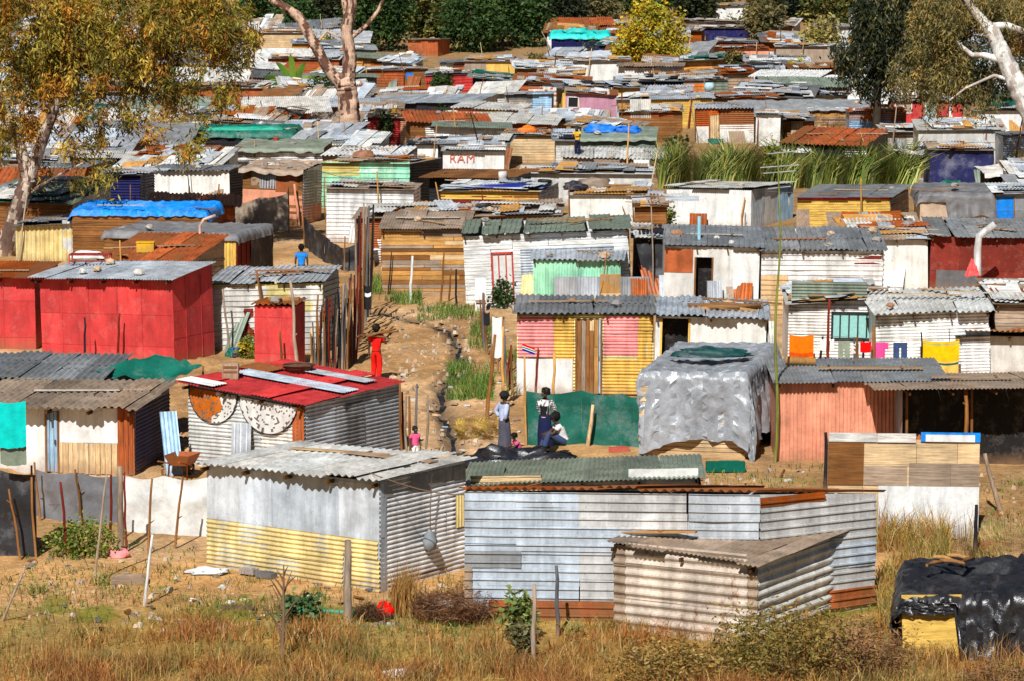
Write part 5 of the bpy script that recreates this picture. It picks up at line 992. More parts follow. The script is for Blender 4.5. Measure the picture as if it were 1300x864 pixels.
def person(loc, rotz, h, label, pose, shirt, lower, hat=None, hair='afro', skin=(.085,.045,.028), skirt=False, sleeves='short', stripe=None, bare=True):
    pose = dict(pose); face = pose.pop('face', (0, -1, 0)); J = dict(STAND); J.update(pose); J = {k: Vector(v) for k, v in J.items()}; f = h/1.70
    root = empty('person', loc, label, 'person', 'people in the settlement', rotz); root.scale = (f, f, f)
    nd = {k: (v, RAD[k[:2]] if k[-1] in 'LR' else RAD[k]) for k, v in J.items()}
    ed = [('pel', 'spi'), ('spi', 'che'), ('che', 'nec'), ('nec', 'jaw'), ('jaw', 'hed'), ('hed', 'top')]
    hd = J['hed']; up = (J['top']-J['nec']).normalized()
    fv = (Vector(face)-up*Vector(face).dot(up)).normalized(); sdv = up.cross(fv)
    nd['nose'] = (hd+fv*.108-up*.005, .018); ed.append(('hed', 'nose'))
    for s, q in (('L', 1), ('R', -1)):
        ed += [('che', 'sh'+s), ('sh'+s, 'el'+s), ('el'+s, 'wr'+s), ('wr'+s, 'ha'+s), ('pel', 'hi'+s), ('hi'+s, 'kn'+s), ('kn'+s, 'an'+s), ('an'+s, 'to'+s)]
        w, a = J['wr'+s], J['ha'+s]; d = (a-w).normalized(); sd = d.cross(Vector((1, .2, .1))).normalized(); dn = d.cross(sd)
        for i in range(4):                            # fingers, unequal and bent; the thumb leaves the side of the palm
            b = a+sd*(i-1.5)*.021+d*.012; l = (.068, .08, .074, .056)[i]; m = b+d*l*.55+dn*.008*q; e = b+d*l*.9+dn*.034*q
            nd['f%d%s' % (i, s)] = (b, .0105); nd['g%d%s' % (i, s)] = (m, .0095); nd['h%d%s' % (i, s)] = (e, .008); ed += [('ha'+s, 'f%d%s' % (i, s)), ('f%d%s' % (i, s), 'g%d%s' % (i, s)), ('g%d%s' % (i, s), 'h%d%s' % (i, s))]
        t0 = w.lerp(a, .5); nd['t'+s] = (t0-sd*.045+d*.015, .012); nd['u'+s] = (t0-sd*.055+d*.05+dn*.02*q, .010); ed += [('wr'+s, 't'+s), ('t'+s, 'u'+s)]
        nd['ear'+s] = (hd+sdv*q*.098-up*.01, .02); ed.append(('hed', 'ear'+s))
    skinmesh(nd, ed, 'body', root, skin, 'skin', 'pel')
    for q in (1, -1):
        mb = MB(); p = hd+fv*.088+sdv*q*.036+up*.012; mb.lathe([(.001, -.013), (.012, -.006), (.013, .004), (.001, .013)], (.5, .48, .45), 'skin', 8, p); mb.lathe([(.001, -.007), (.007, -.003), (.007, .003), (.001, .007)], (.01, .008, .006), 'skin', 8, p+fv*.008); mb.build('eye', root)
    mb = MB(); p = hd+fv*.088-up*.048; mb.cbox(p, .045, .03, .014, (.14, .04, .035), 'skin', Matrix.Rotation(math.atan2(sdv.y, sdv.x), 3, 'Z')); mb.build('mouth', root)
    sc_ = COL[shirt][0]
    cf = sc_ if not stripe else (lambda co: COL[stripe][0] if math.sin(co.z*95) > .1 else sc_)
    X = lambda k, r: (J[k], r)
    nd = {'spi': X('spi', .155), 'pel': (J['pel']-Vector((0, 0, .03)), .18), 'che': X('che', (.20, .155)), 'nec': (J['che'].lerp(J['nec'], .72), .07)}; ed = [('pel', 'spi'), ('spi', 'che'), ('che', 'nec')]
    for s in 'LR':
        sl = 1. if sleeves == 'long' else .62; nd['sh'+s] = X('sh'+s, .08); nd['el'+s] = (J['sh'+s].lerp(J['el'+s], sl), .064); ed += [('che', 'sh'+s), ('sh'+s, 'el'+s)]
        if sleeves == 'long': nd['wr'+s] = (J['el'+s].lerp(J['wr'+s], .86), .046); ed.append(('el'+s, 'wr'+s))
    skinmesh(nd, ed, 'shirt', root, cf, 'cloth', 'spi')
    lc = COL[lower][0]
    if skirt:
        mb = MB(); rows = []
        ctr = [(J['spi'].lerp(J['pel'], .55), .145), (J['pel'], .17), (J['pel'].lerp((J['knL']+J['knR'])/2, .5), .185), ((J['knL']+J['knR'])/2, .20), (((J['knL']+J['knR'])/2).lerp((J['anL']+J['anR'])/2, .75), .215)]
        for p, r_ in ctr: rows.append([p+Vector((math.cos(t)*r_*(1+.07*math.sin(5*t+p.z*3)), math.sin(t)*r_*.8*(1+.07*math.sin(5*t)), 0)) for t in [2*math.pi*i/24 for i in range(25)]])
        mb.grid(rows, (*lc, 0), 'cloth', True); mb.build('skirt', root)
    else:
        nd = {'spi': (J['pel']+Vector((0, 0, .07)), .155), 'pel': X('pel', .17)}; ed = [('spi', 'pel')]
        for s in 'LR': nd['hi'+s] = X('hi'+s, .118); nd['kn'+s] = X('kn'+s, .092); nd['an'+s] = (J['kn'+s].lerp(J['an'+s], .92), .08); ed += [('pel', 'hi'+s), ('hi'+s, 'kn'+s), ('kn'+s, 'an'+s)]
        skinmesh(nd, ed, 'trousers', root, lc, 'cloth', 'pel')
    for s in 'LR': skinmesh({'a': (J['an'+s]-Vector((0, 0, .02)), .05), 'b': (J['an'+s].lerp(J['to'+s], .55)-Vector((0, 0, .01)), .045), 'c': (J['to'+s]+(J['to'+s]-J['an'+s]).normalized()*.04, .036)}, [('a', 'b'), ('b', 'c')], 'shoe', root, (.03, .028, .03), 'cloth', 'a')
    rot = Matrix((sdv, -fv, up)).transposed()
    def dome(nm, c, rx, ry, rz, lo, off, k, lump=0.):
        mb = MB(); rows = []
        for j in range(9):
            ph = math.pi*lo*j/8; rows.append([off+rot @ Vector((math.sin(ph)*math.cos(t)*rx, math.sin(ph)*math.sin(t)*ry, math.cos(ph)*rz))*(1+lump*mnoise.noise(Vector((math.cos(t)*3, math.sin(t)*3, ph*3)))) for t in [2*math.pi*i/16 for i in range(17)]])
        mb.grid(rows, c, k, True); return mb
    hk = (.012, .01, .009, 0)
    if hair == 'afro': dome('hair', hk, .125, .13, .125, .72, hd+up*.035-fv*.035, 'stone', .25).build('hair', root)
    if hat:
        dome('hair', hk, .104, .108, .11, .8, hd+up*.0-fv*.022, 'stone', .1).build('hair', root)
        mb = dome('cap', (*COL[hat][0], 0), .118, .138, .115, .58, hd+up*.026-fv*.014, 'cloth'); b0 = hd+up*.03+fv*.09
        mb.grid([[b0+sdv*(.085*q)+fv*(.0+.02*(1-q*q)) for q in (-1, -.5, 0, .5, 1)], [b0+sdv*(.075*q)+fv*(.055+.035*(1-q*q))-up*.018 for q in (-1, -.5, 0, .5, 1)]], (*COL[hat][0], 0), 'cloth', True); mb.build('cap', root)
    return root
g_ = lambda px, py: G(px, py)
COL['sk'] = ((.48, .56, .78), .05, 0); COL['gy'] = ((.085, .085, .11), .05, 0); COL['jn'] = ((.05, .08, .17), .05, 0); COL['pk'] = ((.85, .12, .30), .05, 0); COL['yo'] = ((.85, .48, .04), .05, 0); COL['nv'] = ((.015, .018, .055), .05, 0); COL['bk'] = ((.02, .02, .022), .05, 0); COL['wh'] = ((.82, .82, .82), .05, 0); COL['rd'] = ((.80, .015, .01), .05, 0); COL['bl'] = ((.02, .25, .80), .05, 0)
person(g_(478, 483), R_(172), 1.72, 'man in red shirt and trousers walking up the path with sticks on his shoulder', dict(elR=(-.30,-.02,1.14), wrR=(-.20,-.16,1.30), haR=(-.14,-.18,1.36), knL=(.10,-.14,.50), anL=(.10,-.02,.10), toL=(.11,-.18,.04), knR=(-.10,.02,.48), anR=(-.10,.20,.10), toR=(-.11,.06,.03)), 'rd', 'rd', 'rd')
person(g_(383, 367), R_(180), 1.72, 'man in a bright blue shirt seen from behind above the cream ribbed shack', {}, 'bl', 'gy', 'bk')
person(g_(640, 578), R_(118), 1.72, 'woman in pale blue shirt and long dark skirt standing with hand on hip', dict(elL=(.32,.08,1.16), wrL=(.20,.02,.99), haL=(.17,-.03,.96), elR=(-.27,.10,1.14), wrR=(-.19,.06,.96), haR=(-.15,.02,.95)), 'sk', 'gy', 'bk', None, skirt=True, sleeves='long')
person(g_(692, 573), R_(-24), 1.70, 'woman in a black and white striped top standing before the green netting', dict(elR=(-.25,.12,1.14), wrR=(-.16,.18,.96), haR=(-.10,.20,.95), elL=(.25,.10,1.14), wrL=(.17,.17,.97), haL=(.11,.20,.95), face=(-.6, -1, -.25)), 'bk', 'nv', None, 'afro', skirt=True, sleeves='long', stripe='wh')
SIT = dict(pel=(0,0,.30), spi=(0,-.05,.46), che=(0,-.14,.62), nec=(0,-.20,.75), jaw=(0,-.25,.81), hed=(0,-.25,.89), top=(0,-.24,.975), shL=(.175,-.15,.70), shR=(-.175,-.15,.70), elL=(.23,-.32,.50), elR=(-.23,-.32,.50), wrL=(.14,-.50,.46), wrR=(-.14,-.50,.46), haL=(.10,-.55,.45), haR=(-.10,-.55,.45),
           hiL=(.09,-.02,.27), hiR=(-.09,-.02,.27), knL=(.13,-.42,.50), knR=(-.13,-.42,.44), anL=(.12,-.56,.10), anR=(-.12,-.60,.09), toL=(.12,-.74,.04), toR=(-.12,-.77,.04))
person(g_(716, 580)+Vector((0, 0, .16)), R_(-82), 1.72, 'man in a white shirt and jeans sitting on the black plastic heap', SIT, 'wh', 'jn', 'bk')
person(g_(660, 588)+Vector((0, 0, .12)), R_(-70), 1.15, 'small child in a bright pink top crouching by the black plastic heap', SIT, 'pk', 'bk')
person(on('waved grey roof shack', 733, .25, -.05), R_(-30), 1.74, 'man in a yellow shirt and dark trousers standing on a shack roof', dict(che=(.02,-.08,1.28), nec=(.02,-.12,1.41), jaw=(.02,-.16,1.48), hed=(.02,-.16,1.56), top=(.02,-.15,1.64), shL=(.19,-.08,1.36), shR=(-.16,-.08,1.36), elL=(.27,-.2,1.14), wrL=(.24,-.42,1.12), haL=(.22,-.48,1.12), elR=(-.20,-.2,1.12), wrR=(-.12,-.42,1.10), haR=(-.10,-.48,1.10)), 'yo', 'nv', None)
person(g_(487, 206), R_(160), 1.66, 'person in a pale blue striped top standing below the maroon corrugated shack', {}, 'wh', 'nv', None, stripe='sk')
person(g_(527, 592), R_(30), 1.05, 'small child in a pink top standing behind the row of sticks', {}, 'pk', 'wh', None)
b = G(478, 483)
for i, (a, c) in enumerate([((452, 428), (507, 421)), ((456, 426), (496, 430)), ((466, 428), (503, 418))]):
    mb = MB(); p, q = P(*a, b.y-.18-.04*i), P(*c, b.y-.10+.05*i); mb.tube([Vector(), (q-p)*.5+Vector((0, 0, .03)), q-p], [.03, .034, .024], cjit('b'), 'bark', 6); tag(mb.build('carried_stick', None, p), 'dark stick carried across the shoulder of the man in red', 'stick', 'sticks carried by the man in red')
# ================================================================ fences, yard things
S('plywood and white board screen', 'tall fence of plywood and patched boards above whitewashed panels', 1050, 1241, 1243, 556, 680, th=1, rise=0, W=.09, roof='', front='wT', side='', ov=[(1050, 1095, 556, 616, 'w', 'b'), (1095, 1150, 590, 616, 'w', 'e'), (1152, 1241, 586, 616, 'w', 'e'), (1050, 1160, 548, 560, 'w', 'w'), (1166, 1241, 546, 558, 'm', 'B'), (1172, 1234, 549, 558, 'm', 'W'), (1114, 1241, 616, 682, 'm', 'W')], name='board_fence', cat='fence', group=None)
S('zinc yard screen', 'grey upright corrugated yard screen with a sheet of cardboard fixed to it', 704, 823, 824, 351, 398, th=1, rise=0, W=.06, roof='', front='vz', side='', ov=[(762, 788, 348, 372, 'b', 't'), (762, 788, 372, 386, 'b', 'T')], name='screen', cat='screen', group=None)
sheet_fence([(668, 563), (738, 562), (790, 566), (818, 568)], [493, 492, 496, 498], 'g', 't', 'dark green shade netting fence behind the standing women', [(668, 563, 666, 452, .035), (818, 572, 816, 498, .04)], 't')
sheet_fence([(386, 314), (412, 332), (436, 344), (456, 344)], [274, 298, 314, 306], 'k', 't', 'torn black netting fence beside the upper path', [(386, 316, 384, 272, .03), (437, 346, 438, 300, .03)], 'b')
sheet_fence([(284, 286), (330, 292), (367, 292)], [262, 250, 244], 'e', 't', 'brown cloth fence strung in front of the patchwork shack', [(284, 288, 284, 258, .03), (367, 296, 366, 238, .03)], 'b')
sheet_fence([(46, 654), (100, 664), (152, 662)], [592, 596, 600], 'a', 's', 'grey shiny plastic sheet fence right of the black netting', [], 'b')
sheet_fence([(157, 674), (208, 677), (264, 680)], [600, 600, 602], 'w', 't', 'white plastic sheet fence joined to the galvanised shack', [], 'b')
sheet_fence([(-30, 704), (47, 706)], [575, 598], 'k', 't', 'black netting fence at the left edge under the turquoise cloth', [(47, 706, 40, 590, .03)], 'b')
hang(-8, 508, 33, 566, G(20, 712).y, 'x', 'turquoise cloth draped over the black netting at the left edge')
hang(0, 560, 34, 588, G(20, 711).y, 'G', 'dull green cloth showing under the turquoise one')
rr = random.Random(9)
def stick_fence(segs, label, n, rad=.03):
    root = empty('stick_fence', G(*segs[0][0]), label, 'fence')
    for i in range(n):
        f = (i+rr.uniform(-.3, .3))/(n-1)*(len(segs)-1); k = min(len(segs)-2, max(0, int(f))); f -= k; (a, ta), (c, tc) = segs[k], segs[k+1]
        px, py = a[0]+(c[0]-a[0])*f, a[1]+(c[1]-a[1])*f; b = G(px, py); b.y += rr.uniform(-.25, .25); t = P(px+rr.uniform(-5, 5), ta+(tc-ta)*f+rr.uniform(-16, 16), b.y+rr.uniform(-.1, .1))
        mb = MB(); p = b-root.location; v = t-b; mb.tube([p-v*.06, p+v*.5+Vector((rr.uniform(-.05, .05), 0, 0)), p+v], [rad*rr.uniform(.8, 1.3), rad, rad*.7], mul(cjit(rr.choice('bebaekq')), .75), 'bark', 6); mb.build('stick', root)
stick_fence([((398, 470), 412), ((418, 472), 385), ((440, 468), 372), ((452, 458), 350)], 'dense fence of dark upright sticks beside the cream ribbed shack', 42)
stick_fence([((453, 446), 278), ((462, 420), 266), ((470, 392), 272)], 'tall dark poles crowded together at the bend of the path', 14, .042)
stick_fence([((508, 588), 492), ((520, 586), 488), ((540, 582), 506)], 'few upright sticks right of the round panel shack', 6, .035)
stick_fence([((612, 440), 372), ((632, 470), 410), ((650, 500), 440)], 'ragged row of dead sticks right of the ditch', 13, .035)
stick_fence([((1026, 478), 430), ((1060, 480), 440), ((1112, 480), 440)], 'low row of weathered stakes below the dark steel window', 9, .04)
PL = [(86, 709, 77, 611, .035, 'q', 'thin dark iron stake at the left end of the garden bush'), (51, 660, 44, 586, .03, 'b', 'brown stake in front of the grey shiny plastic sheet, near its left end'), (104, 665, 96, 595, .03, 'b', 'brown stake at the middle of the grey shiny plastic sheet'), (121, 738, 134, 602, .03, 'e', 'slanting bent stake standing in front of the garden bush'),
      (141, 690, 141, 602, .035, 'q', 'straight dark stake left of the thick weathered gate post'), (153, 696, 152, 591, .075, 'e', 'thick weathered gate post between the grey and white sheet fences'), (160, 698, 157, 599, .03, 'q', 'thin stake touching the thick weathered gate post'), (189, 702, 192, 607, .03, 'b', 'dark stake in front of the white plastic sheet, leftmost of three'), (215, 676, 206, 595, .035, 'b', 'crooked stake at the middle of the white plastic sheet'), (222, 694, 233, 604, .03, 'b', 'stake leaning right in front of the white plastic sheet'),
      (184, 768, 193, 678, .035, 'W', 'white painted stake leaning in the sandy yard'), (26, 710, 12, 620, .03, 'b', 'dark stake leaning in front of the black netting'), (2, 790, 32, 720, .03, 'e', 'peeling stick leaning at the lower left edge'), (441, 792, 442, 685, .085, 'e', 'stout knotted wooden post in front of the galvanised shack'), (677, 846, 679, 741, .05, 'e', 'rough wooden post right of the young leafy shrub'),
      (708, 804, 707, 717, .045, 'a', 'dark grey post standing against the long tin shack'), (513, 712, 514, 664, .025, 'k', 'short dark stake against the whitish corrugated wall'), (521, 386, 523, 325, .055, 'W', 'white painted post in front of the plank shack'), (560, 386, 564, 320, .045, 'b', 'dark brown post at the right half of the plank shack'), (569, 390, 573, 341, .04, 'b', 'leaning dark stake right of the tall dark brown post'),
      (579, 396, 579, 342, .045, 'k', 'blackened post below the right end of the plank shack'), (489, 371, 485, 339, .04, 'T', 'pale short stake at the left end of the plank shack'), (497, 374, 495, 337, .05, 'b', 'stubby dark post beside the pale short stake'), (619, 530, 628, 425, .06, 'b', 'thick brown trunk post draped beside the ditch'), (638, 500, 638, 415, .05, 't', 'reddish brown pole right of the draped trunk post'), (701, 560, 704, 446, .05, 't', 'tall tan pole held near the woman in the striped top'),
      (680, 500, 683, 441, .03, 'q', 'dark rod in front of the white plaster below the pink stripes'), (746, 566, 753, 513, .055, 'T', 'pale new pole leaning before the green netting'), (108, 460, 108, 403, .04, 'k', 'black stake in front of the big red shack, left of its middle'), (149, 460, 152, 398, .04, 'q', 'dark stake in front of the big red shack, nearer its right end'), (291, 449, 283, 367, .04, 'e', 'tall grey stake leaning before the cream ribbed shack'), (377, 474, 369, 356, .06, 'e', 'long grey pole leaning on the red outhouse'), (359, 470, 355, 421, .04, 'b', 'short dark stake in front of the red outhouse'),
      (404, 464, 403, 375, .035, 'b', 'thin stake right of the red outhouse'), (396, 470, 396, 417, .05, 'T', 'pale stub post right of the red outhouse'), (35, 440, 35, 362, .055, 'y', 'pale yellow post between the red annexe and the big red shack'), (318, 446, 316, 420, .03, 'b', 'little stake left of the red outhouse'), (1271, 650, 1250, 575, .06, 'e', 'bent grey branch standing right of the plywood fence'), (1048, 622, 1049, 548, .05, 'k', 'charred post at the left end of the plywood fence'), (1238, 700, 1239, 640, .05, 'k', 'black post with a wooden cap right of the white boards'),
      (990, 606, 968, 645, .03, 'b', 'low leaning stake in front of the salmon pink shack'), (866, 480, 864, 462, .02, 'b', 'short stick poking out above the silver shelter'), (853, 286, 851, 262, .03, 'b', 'short stake in front of the big white shack at its left end'), (908, 288, 908, 252, .035, 'b', 'forked stake before the middle of the big white shack'), (946, 292, 946, 270, .04, 'e', 'stub post at the right corner of the big white shack'), (739, 286, 739, 250, .035, 'e', 'grey post at the left of the white poster wall'), (802, 292, 790, 262, .03, 'b', 'leaning stick on the white poster wall'), (805, 292, 803, 250, .035, 'b', 'dark upright at the right end of the white poster wall'),
      (434, 304, 435, 226, .05, 'e', 'tall grey post with a hooked top before the white ribbed shack'), (414, 300, 412, 225, .035, 'b', 'forked stake left of the white ribbed shack'), (242, 262, 240, 236, .04, 'b', 'dark stick in front of the white grey roofed shack'), (278, 266, 278, 234, .05, 'b', 'hooked post at the right end of the white grey roofed shack'), (380, 288, 374, 234, .07, 'P', 'thick pinkish prop leaning on the patchwork shack'), (1126, 566, 1126, 486, .06, 'b', 'dark wooden post at the left of the open shelter'), (1135, 568, 1136, 490, .05, 't', 'lighter wooden post left of the dark opening'), (1226, 600, 1226, 492, .06, 'b', 'rounded wooden post in the middle of the dark opening'),
      (1245, 265, 1244, 250, .06, 'b', 'brown post below the sagging grey tarpaulin'), (648, 168, 647, 143, .05, 'T', 'pale pole rising from the slatted roof, left of two'), (672, 168, 672, 148, .05, 'T', 'pale pole rising from the slatted roof, right of two'), (884, 175, 874, 108, .03, 'e', 'long thin leaning pole left of the rust fronted shack'), (1166, 350, 1158, 290, .05, 'e', 'grey stick leaning by the heap of maize stalks'), (1263, 345, 1266, 322, .06, 'b', 'short dark post in front of the maroon shack'), (1252, 345, 1253, 328, .05, 'k', 'charred stub left of the short dark post')]
for q in PL: pole(*q[:6], q[6])
# tv aerial on a bamboo pole
b = G(984, 586); t = P(990, 196, b.y); root = empty('aerial_pole', b, 'tall thin bamboo pole carrying a television aerial, above the silver shelter', 'aerial pole'); v = t-b
mb = MB(); pts = [v*(i/12)+Vector((.05*math.sin(i*.9), 0, 0)) for i in range(13)]; mb.tube([pts[0]-Vector((0, 0, .3))]+pts, [.05-.0025*i for i in range(14)], (.24, .26, .08, 0), 'bark', 7); mb.build('pole', root)
for z, w in ((.0, .34), (-.35, .5), (-.5, .42), (-.9, .3)):
    mb = MB(); mb.tube([v+Vector((-w, 0, z)), v+Vector((w, .1, z+.06))], .018, (.62, .64, .66, 0), 'metal', 5); mb.build('aerial_rod', root)
# bare sapling with twigs
b = G(357, 834); root = empty('sapling', b, 'bare branching sapling in the dry grass near the green pipe', 'sapling'); mb = MB(); r = random.Random(5); top = P(360, 716, b.y)-b
mb.tube([(0, 0, -.2), top*.4+Vector((.03, 0, 0)), top], [.05, .035, .012], (.17, .11, .075, 0), 'bark', 7)
for i in range(13):
    f = r.uniform(.2, .9); p = top*f; a = Vector((r.uniform(-.5, .5), r.uniform(-.3, .3), r.uniform(.3, .75)))*(1.15-f*.7); mb.tube([p, p+a*.5+Vector((0, 0, .03)), p+a], [.022, .014, .006], (.17, .11, .075, 0), 'bark', 5)
mb.build('trunk', root)
# ---------------------------------------------------------------- washing
YL = G(1100, 487).y
for q in [(1002, 425, 1033, 464, 'o', 'bright orange towel hanging left of the weathered stakes', 'rect', (.55, (.55, .10, .01, 0))), (1041, 430, 1059, 443, 'wh', 'small white cloth right of the orange towel', 'rect'), (1064, 432, 1079, 459, 'G', 'dark green trousers hanging below the steel window', 'trousers'), (1080, 434, 1092, 446, 'wh', 'white rag between the green trousers and a red cloth', 'rect'), (1092, 432, 1106, 445, 'rd', 'red cloth left of the pink shirt', 'rect'),
          (1107, 434, 1128, 453, 'pk', 'pink shirt hung against the bright white corrugated wall', 'shirt'), (1134, 434, 1152, 456, 'jn', 'navy shorts right of the pink shirt', 'trousers'), (1119, 456, 1133, 464, 'jn', 'small navy cloth below the pink shirt', 'rect'), (1135, 457, 1150, 464, 'P', 'small brownish cloth below the navy shorts', 'rect'), (1171, 431, 1218, 457, 'yo', 'folded yellow blanket over the line', 'rect', (.05, (.45, .40, .16, 0))), (1187, 456, 1217, 474, 'y', 'lower end of a yellow blanket with green stripe', 'rect', (.1, (.02, .10, .07, 0)))]:
    hang(q[0], q[1], q[2], q[3], YL-.02*(q[0] % 3), q[4], q[5], q[6], stripe=q[7] if len(q) > 7 else None)
a, c = P(1000, 424, YL), P(1222, 430, YL); mb = MB(); mb.tube([Vector(), (c-a)*.5+Vector((0, 0, -.08)), c-a], .008, (.2, .2, .2, 0), 'metal', 4); tag(mb.build('washing_line', None, a), 'washing line strung between stakes before the white corrugated shacks', 'line')
for q in [(1052, 488, 1052, 380, .05, 'q', 'rust brown iron pole left of the dark steel window'), (1109, 488, 1109, 414, .055, 'b', 'brown post left of the pink shirt'), (1170, 488, 1170, 422, .03, 'k', 'thin black rod holding the yellow blanket'), (1088, 488, 1088, 428, .05, 'b', 'brown stake behind the red cloth')]: pole(*q[:6], q[6])
for q in [(625, 402, 637, 452, G(630, 520).y, 'wh', 'long white rag tied on the trunk post by the ditch'), (614, 396, 622, 412, G(630, 520).y, 'bk', 'black rag on the dead sticks'), (462, 362, 471, 392, G(462, 440).y-.4, 'bk', 'black and white striped garment hanging on the tall dark poles'), (974, 70, 984, 84, G(980, 92).y, 'wh', 'white garment on the upper washing line'), (984, 71, 990, 86, G(980, 92).y, 'o', 'orange garment on the upper washing line'), (991, 71, 1000, 83, G(980, 92).y, 'wh', 'white cloth right of the orange garment'), (950, 72, 958, 82, G(980, 92).y, 'B', 'blue garment near the pink brick wall'), (1012, 76, 1026, 84, G(1010, 92).y, 'u', 'mauve garment hanging at the upper right'), (1185, 148, 1196, 158, G(1190, 172).y, 'm', 'mint cloth below the white window'), (1192, 147, 1204, 153, G(1190, 172).y-.05, 'B', 'blue cloth right of the mint one'), (1166, 148, 1184, 160, G(1190, 172).y, 'wh', 'white sheet hanging before the red shack')]:
    hang(*q[:7], 'rect', stripe=(.3, (.8, .8, .8, 0)) if 'striped' in q[6] else None)
# ---------------------------------------------------------------- sheets, heaps and loose things
def netting(c4, ck, label, sag=.25, k='tarp', nm='netting', cat='netting'):
    A, B, C_, D = c4; mb = MB(); rows = []; c = cjit(ck, rr)
    for j in range(13):
        rows.append([A.lerp(B, i/18).lerp(D.lerp(C_, i/18), j/12)-A+Vector((0, 0, -sag*math.sin(math.pi*i/18)*math.sin(math.pi*j/12)+.1*mnoise.fractal(Vector((i*.35, j*.4, A.x)), 1., 2., 3))) for i in range(19)])
    mb.grid(rows, c, k, True); return tag(mb.build(nm, None, A), label, cat)
y1 = G(130, 560).y
netting([P(114, 472, y1), P(205, 487, y1-.3), P(257, 464, y1+1.6), P(198, 449, y1+1.8)], 'g', 'dark green shade netting stretched from the striped lean-to roof')
for x, y0, x1, y1_, lab in [(205, 575, 205, 487, 'prop under the front corner of the green shade netting'), (257, 545, 257, 464, 'prop under the right corner of the green shade netting')]: pole(x, y0, x1, y1_, .035, 'b', lab)
blob(G(648, 592), 1.25, .5, .42, (.018, .018, .024, 0), 'plastic', 'heap of crumpled black plastic sheeting at the feet of the women', 'plastic_heap', 'heap', 3, .8, 2.2)
blob(on('silver plastic shelter', 880, .45, .1), .95, .35, .20, (.008, .05, .05, 0), 'tarp', 'crumpled dark green netting lying on the silver shelter', 'netting_bundle', 'netting', 5, .5, 4.)
blob(on('rust red roofed shack', 127, .02)+Vector((-.4, -.6, .1)), .62, .35, .24, (.82, .82, .80, 0), 'tarp', 'full white sack lying left of the rust red roof', 'sack', 'sack', 6, .25)
blob(on('yellow slat shack', 668, .3), .6, .4, .35, (.85, .20, .02, 0), 'tarp', 'bright orange bundle on the pale slatted shack', 'bundle', 'bundle', 7, .4)
blob(on('white poster wall shack', 752, .5), .75, .5, .45, (.22, .17, .13, 0), 'tarp', 'brown bundle on the white poster wall shack', 'bundle', 'bundle', 8, .4)
blob(on('white poster wall shack', 728, .3), .55, .4, .30, (.02, .02, .03, 0), 'tarp', 'black bundle on the left end of the white poster wall shack', 'bundle', 'bundle', 9, .5)
blob(on('green sheet roof shack', 762, .55), .9, .5, .35, (.02, .20, .75, 0), 'tarp', 'crumpled blue tarpaulin behind the roof worker', 'tarpaulin_heap', 'tarpaulin', 10, .6, 2.)
blob(on('green sheet roof shack', 797, .5), .7, .5, .30, (.02, .16, .60, 0), 'tarp', 'smaller blue tarpaulin right of the roof worker', 'tarpaulin_heap', 'tarpaulin', 11, .6, 2.)
blob(on('yellow over green shack', 440, .55), .55, .4, .34, (.25, .12, .07, 0), 'tarp', 'brown sack on the yellow and green shack roof', 'sack', 'sack', 12, .3)
blob(on('teal sheeted shack', 735, .4), 1.3, .7, .5, (.01, .45, .42, 0), 'tarp', 'crumpled teal sheeting below the dark trees', 'tarpaulin_heap', 'tarpaulin', 13, .7, 2.)
blob(on('long red ribbed shack', 612, .2)+Vector((.5, -.5, -.9)), .9, .5, .8, (.01, .16, .12, 0), 'tarp', 'dark green tarpaulin hung at the end of the long red shack', 'tarpaulin_heap', 'tarpaulin', 14, .5, 1.6)
blob(on('teal tarpaulin shack', 310, .2), 2.6, .5, .26, (.01, .34, .24, 0), 'tarp', 'long roll of teal tarpaulin on a roof left of the trunk', 'tarpaulin_roll', 'tarpaulin', 15, .35, 1.4)
blob(on('blue tarpaulin maroon shack', 640, .2), 1.9, .8, .16, (.015, .03, .22, 0), 'tarp', 'dark blue tarpaulin spread over the yellow and maroon shack', 'tarpaulin', 'tarpaulin', 16, .4, 2.)
tyre(on('blue tarpaulin maroon shack', 636, .62, .12), rr, 'black tyre on the dark blue tarpaulin, left of two'); tyre(on('blue tarpaulin maroon shack', 680, .45, .12), rr, 'black tyre at the right end of the dark blue tarpaulin')
tyre(on('long brown roofed shack', 612, .4, .05), rr, 'tyre on the long brown roof')
for i, (px, fy) in enumerate([(1185, .55), (1196, .7), (1207, .6), (1215, .75), (1228, .65)]):
    mb = MB(); mb.tube([(-.25, 0, .05), (0, .03, .07), (.28, 0, .05)], [.035, .045, .03], cjit('bt'[i % 2]), 'bark', 6); o = mb.build('firewood_stick', None, on('black plastic hut', px, fy, .12)); o.rotation_euler.z = rr.uniform(-1.2, 1.2); tag(o, 'short reddish stick lying on the black plastic hut', 'stick', 'sticks on the black plastic hut')
def vessel(p, prof, c, label, name, k='paint', rim=None):
    root = empty(name, p, label, name.replace('_', ' ')); mb = MB(); mb.lathe(prof, c, k, 18); mb.build('bowl', root)
    mb = MB(); R, z = prof[-1]; mb.tube([(R*math.cos(t), R*math.sin(t), z) for t in [2*math.pi*i/18 for i in range(19)]], R*.06, c, k, 6); mb.build('rim', root); return root
BK = [(.001, 0), (.13, 0), (.16, .28)]; BAS = [(.001, 0), (.26, .02), (.36, .22), (.38, .24)]
vessel(on('maroon corrugated shack', 484, .5), [(a*1.4, b*1.3) for a, b in BAS], (.62, .64, .66, .05), 'round grey metal basin on the maroon shack roof', 'basin', 'metal')
vessel(on('maroon corrugated shack', 499, .5), BK, (.85, .5, .05, 0), 'yellow bucket beside the round grey basin', 'bucket')
vessel(on('dark green lean-to', 341, .75), BK, (.8, .06, .02, 0), 'red bucket on the dull green sheet roof', 'bucket')
vessel(G(222, 600), BK, (.80, .80, .76, 0), 'white bucket behind the white plastic sheet fence', 'bucket')
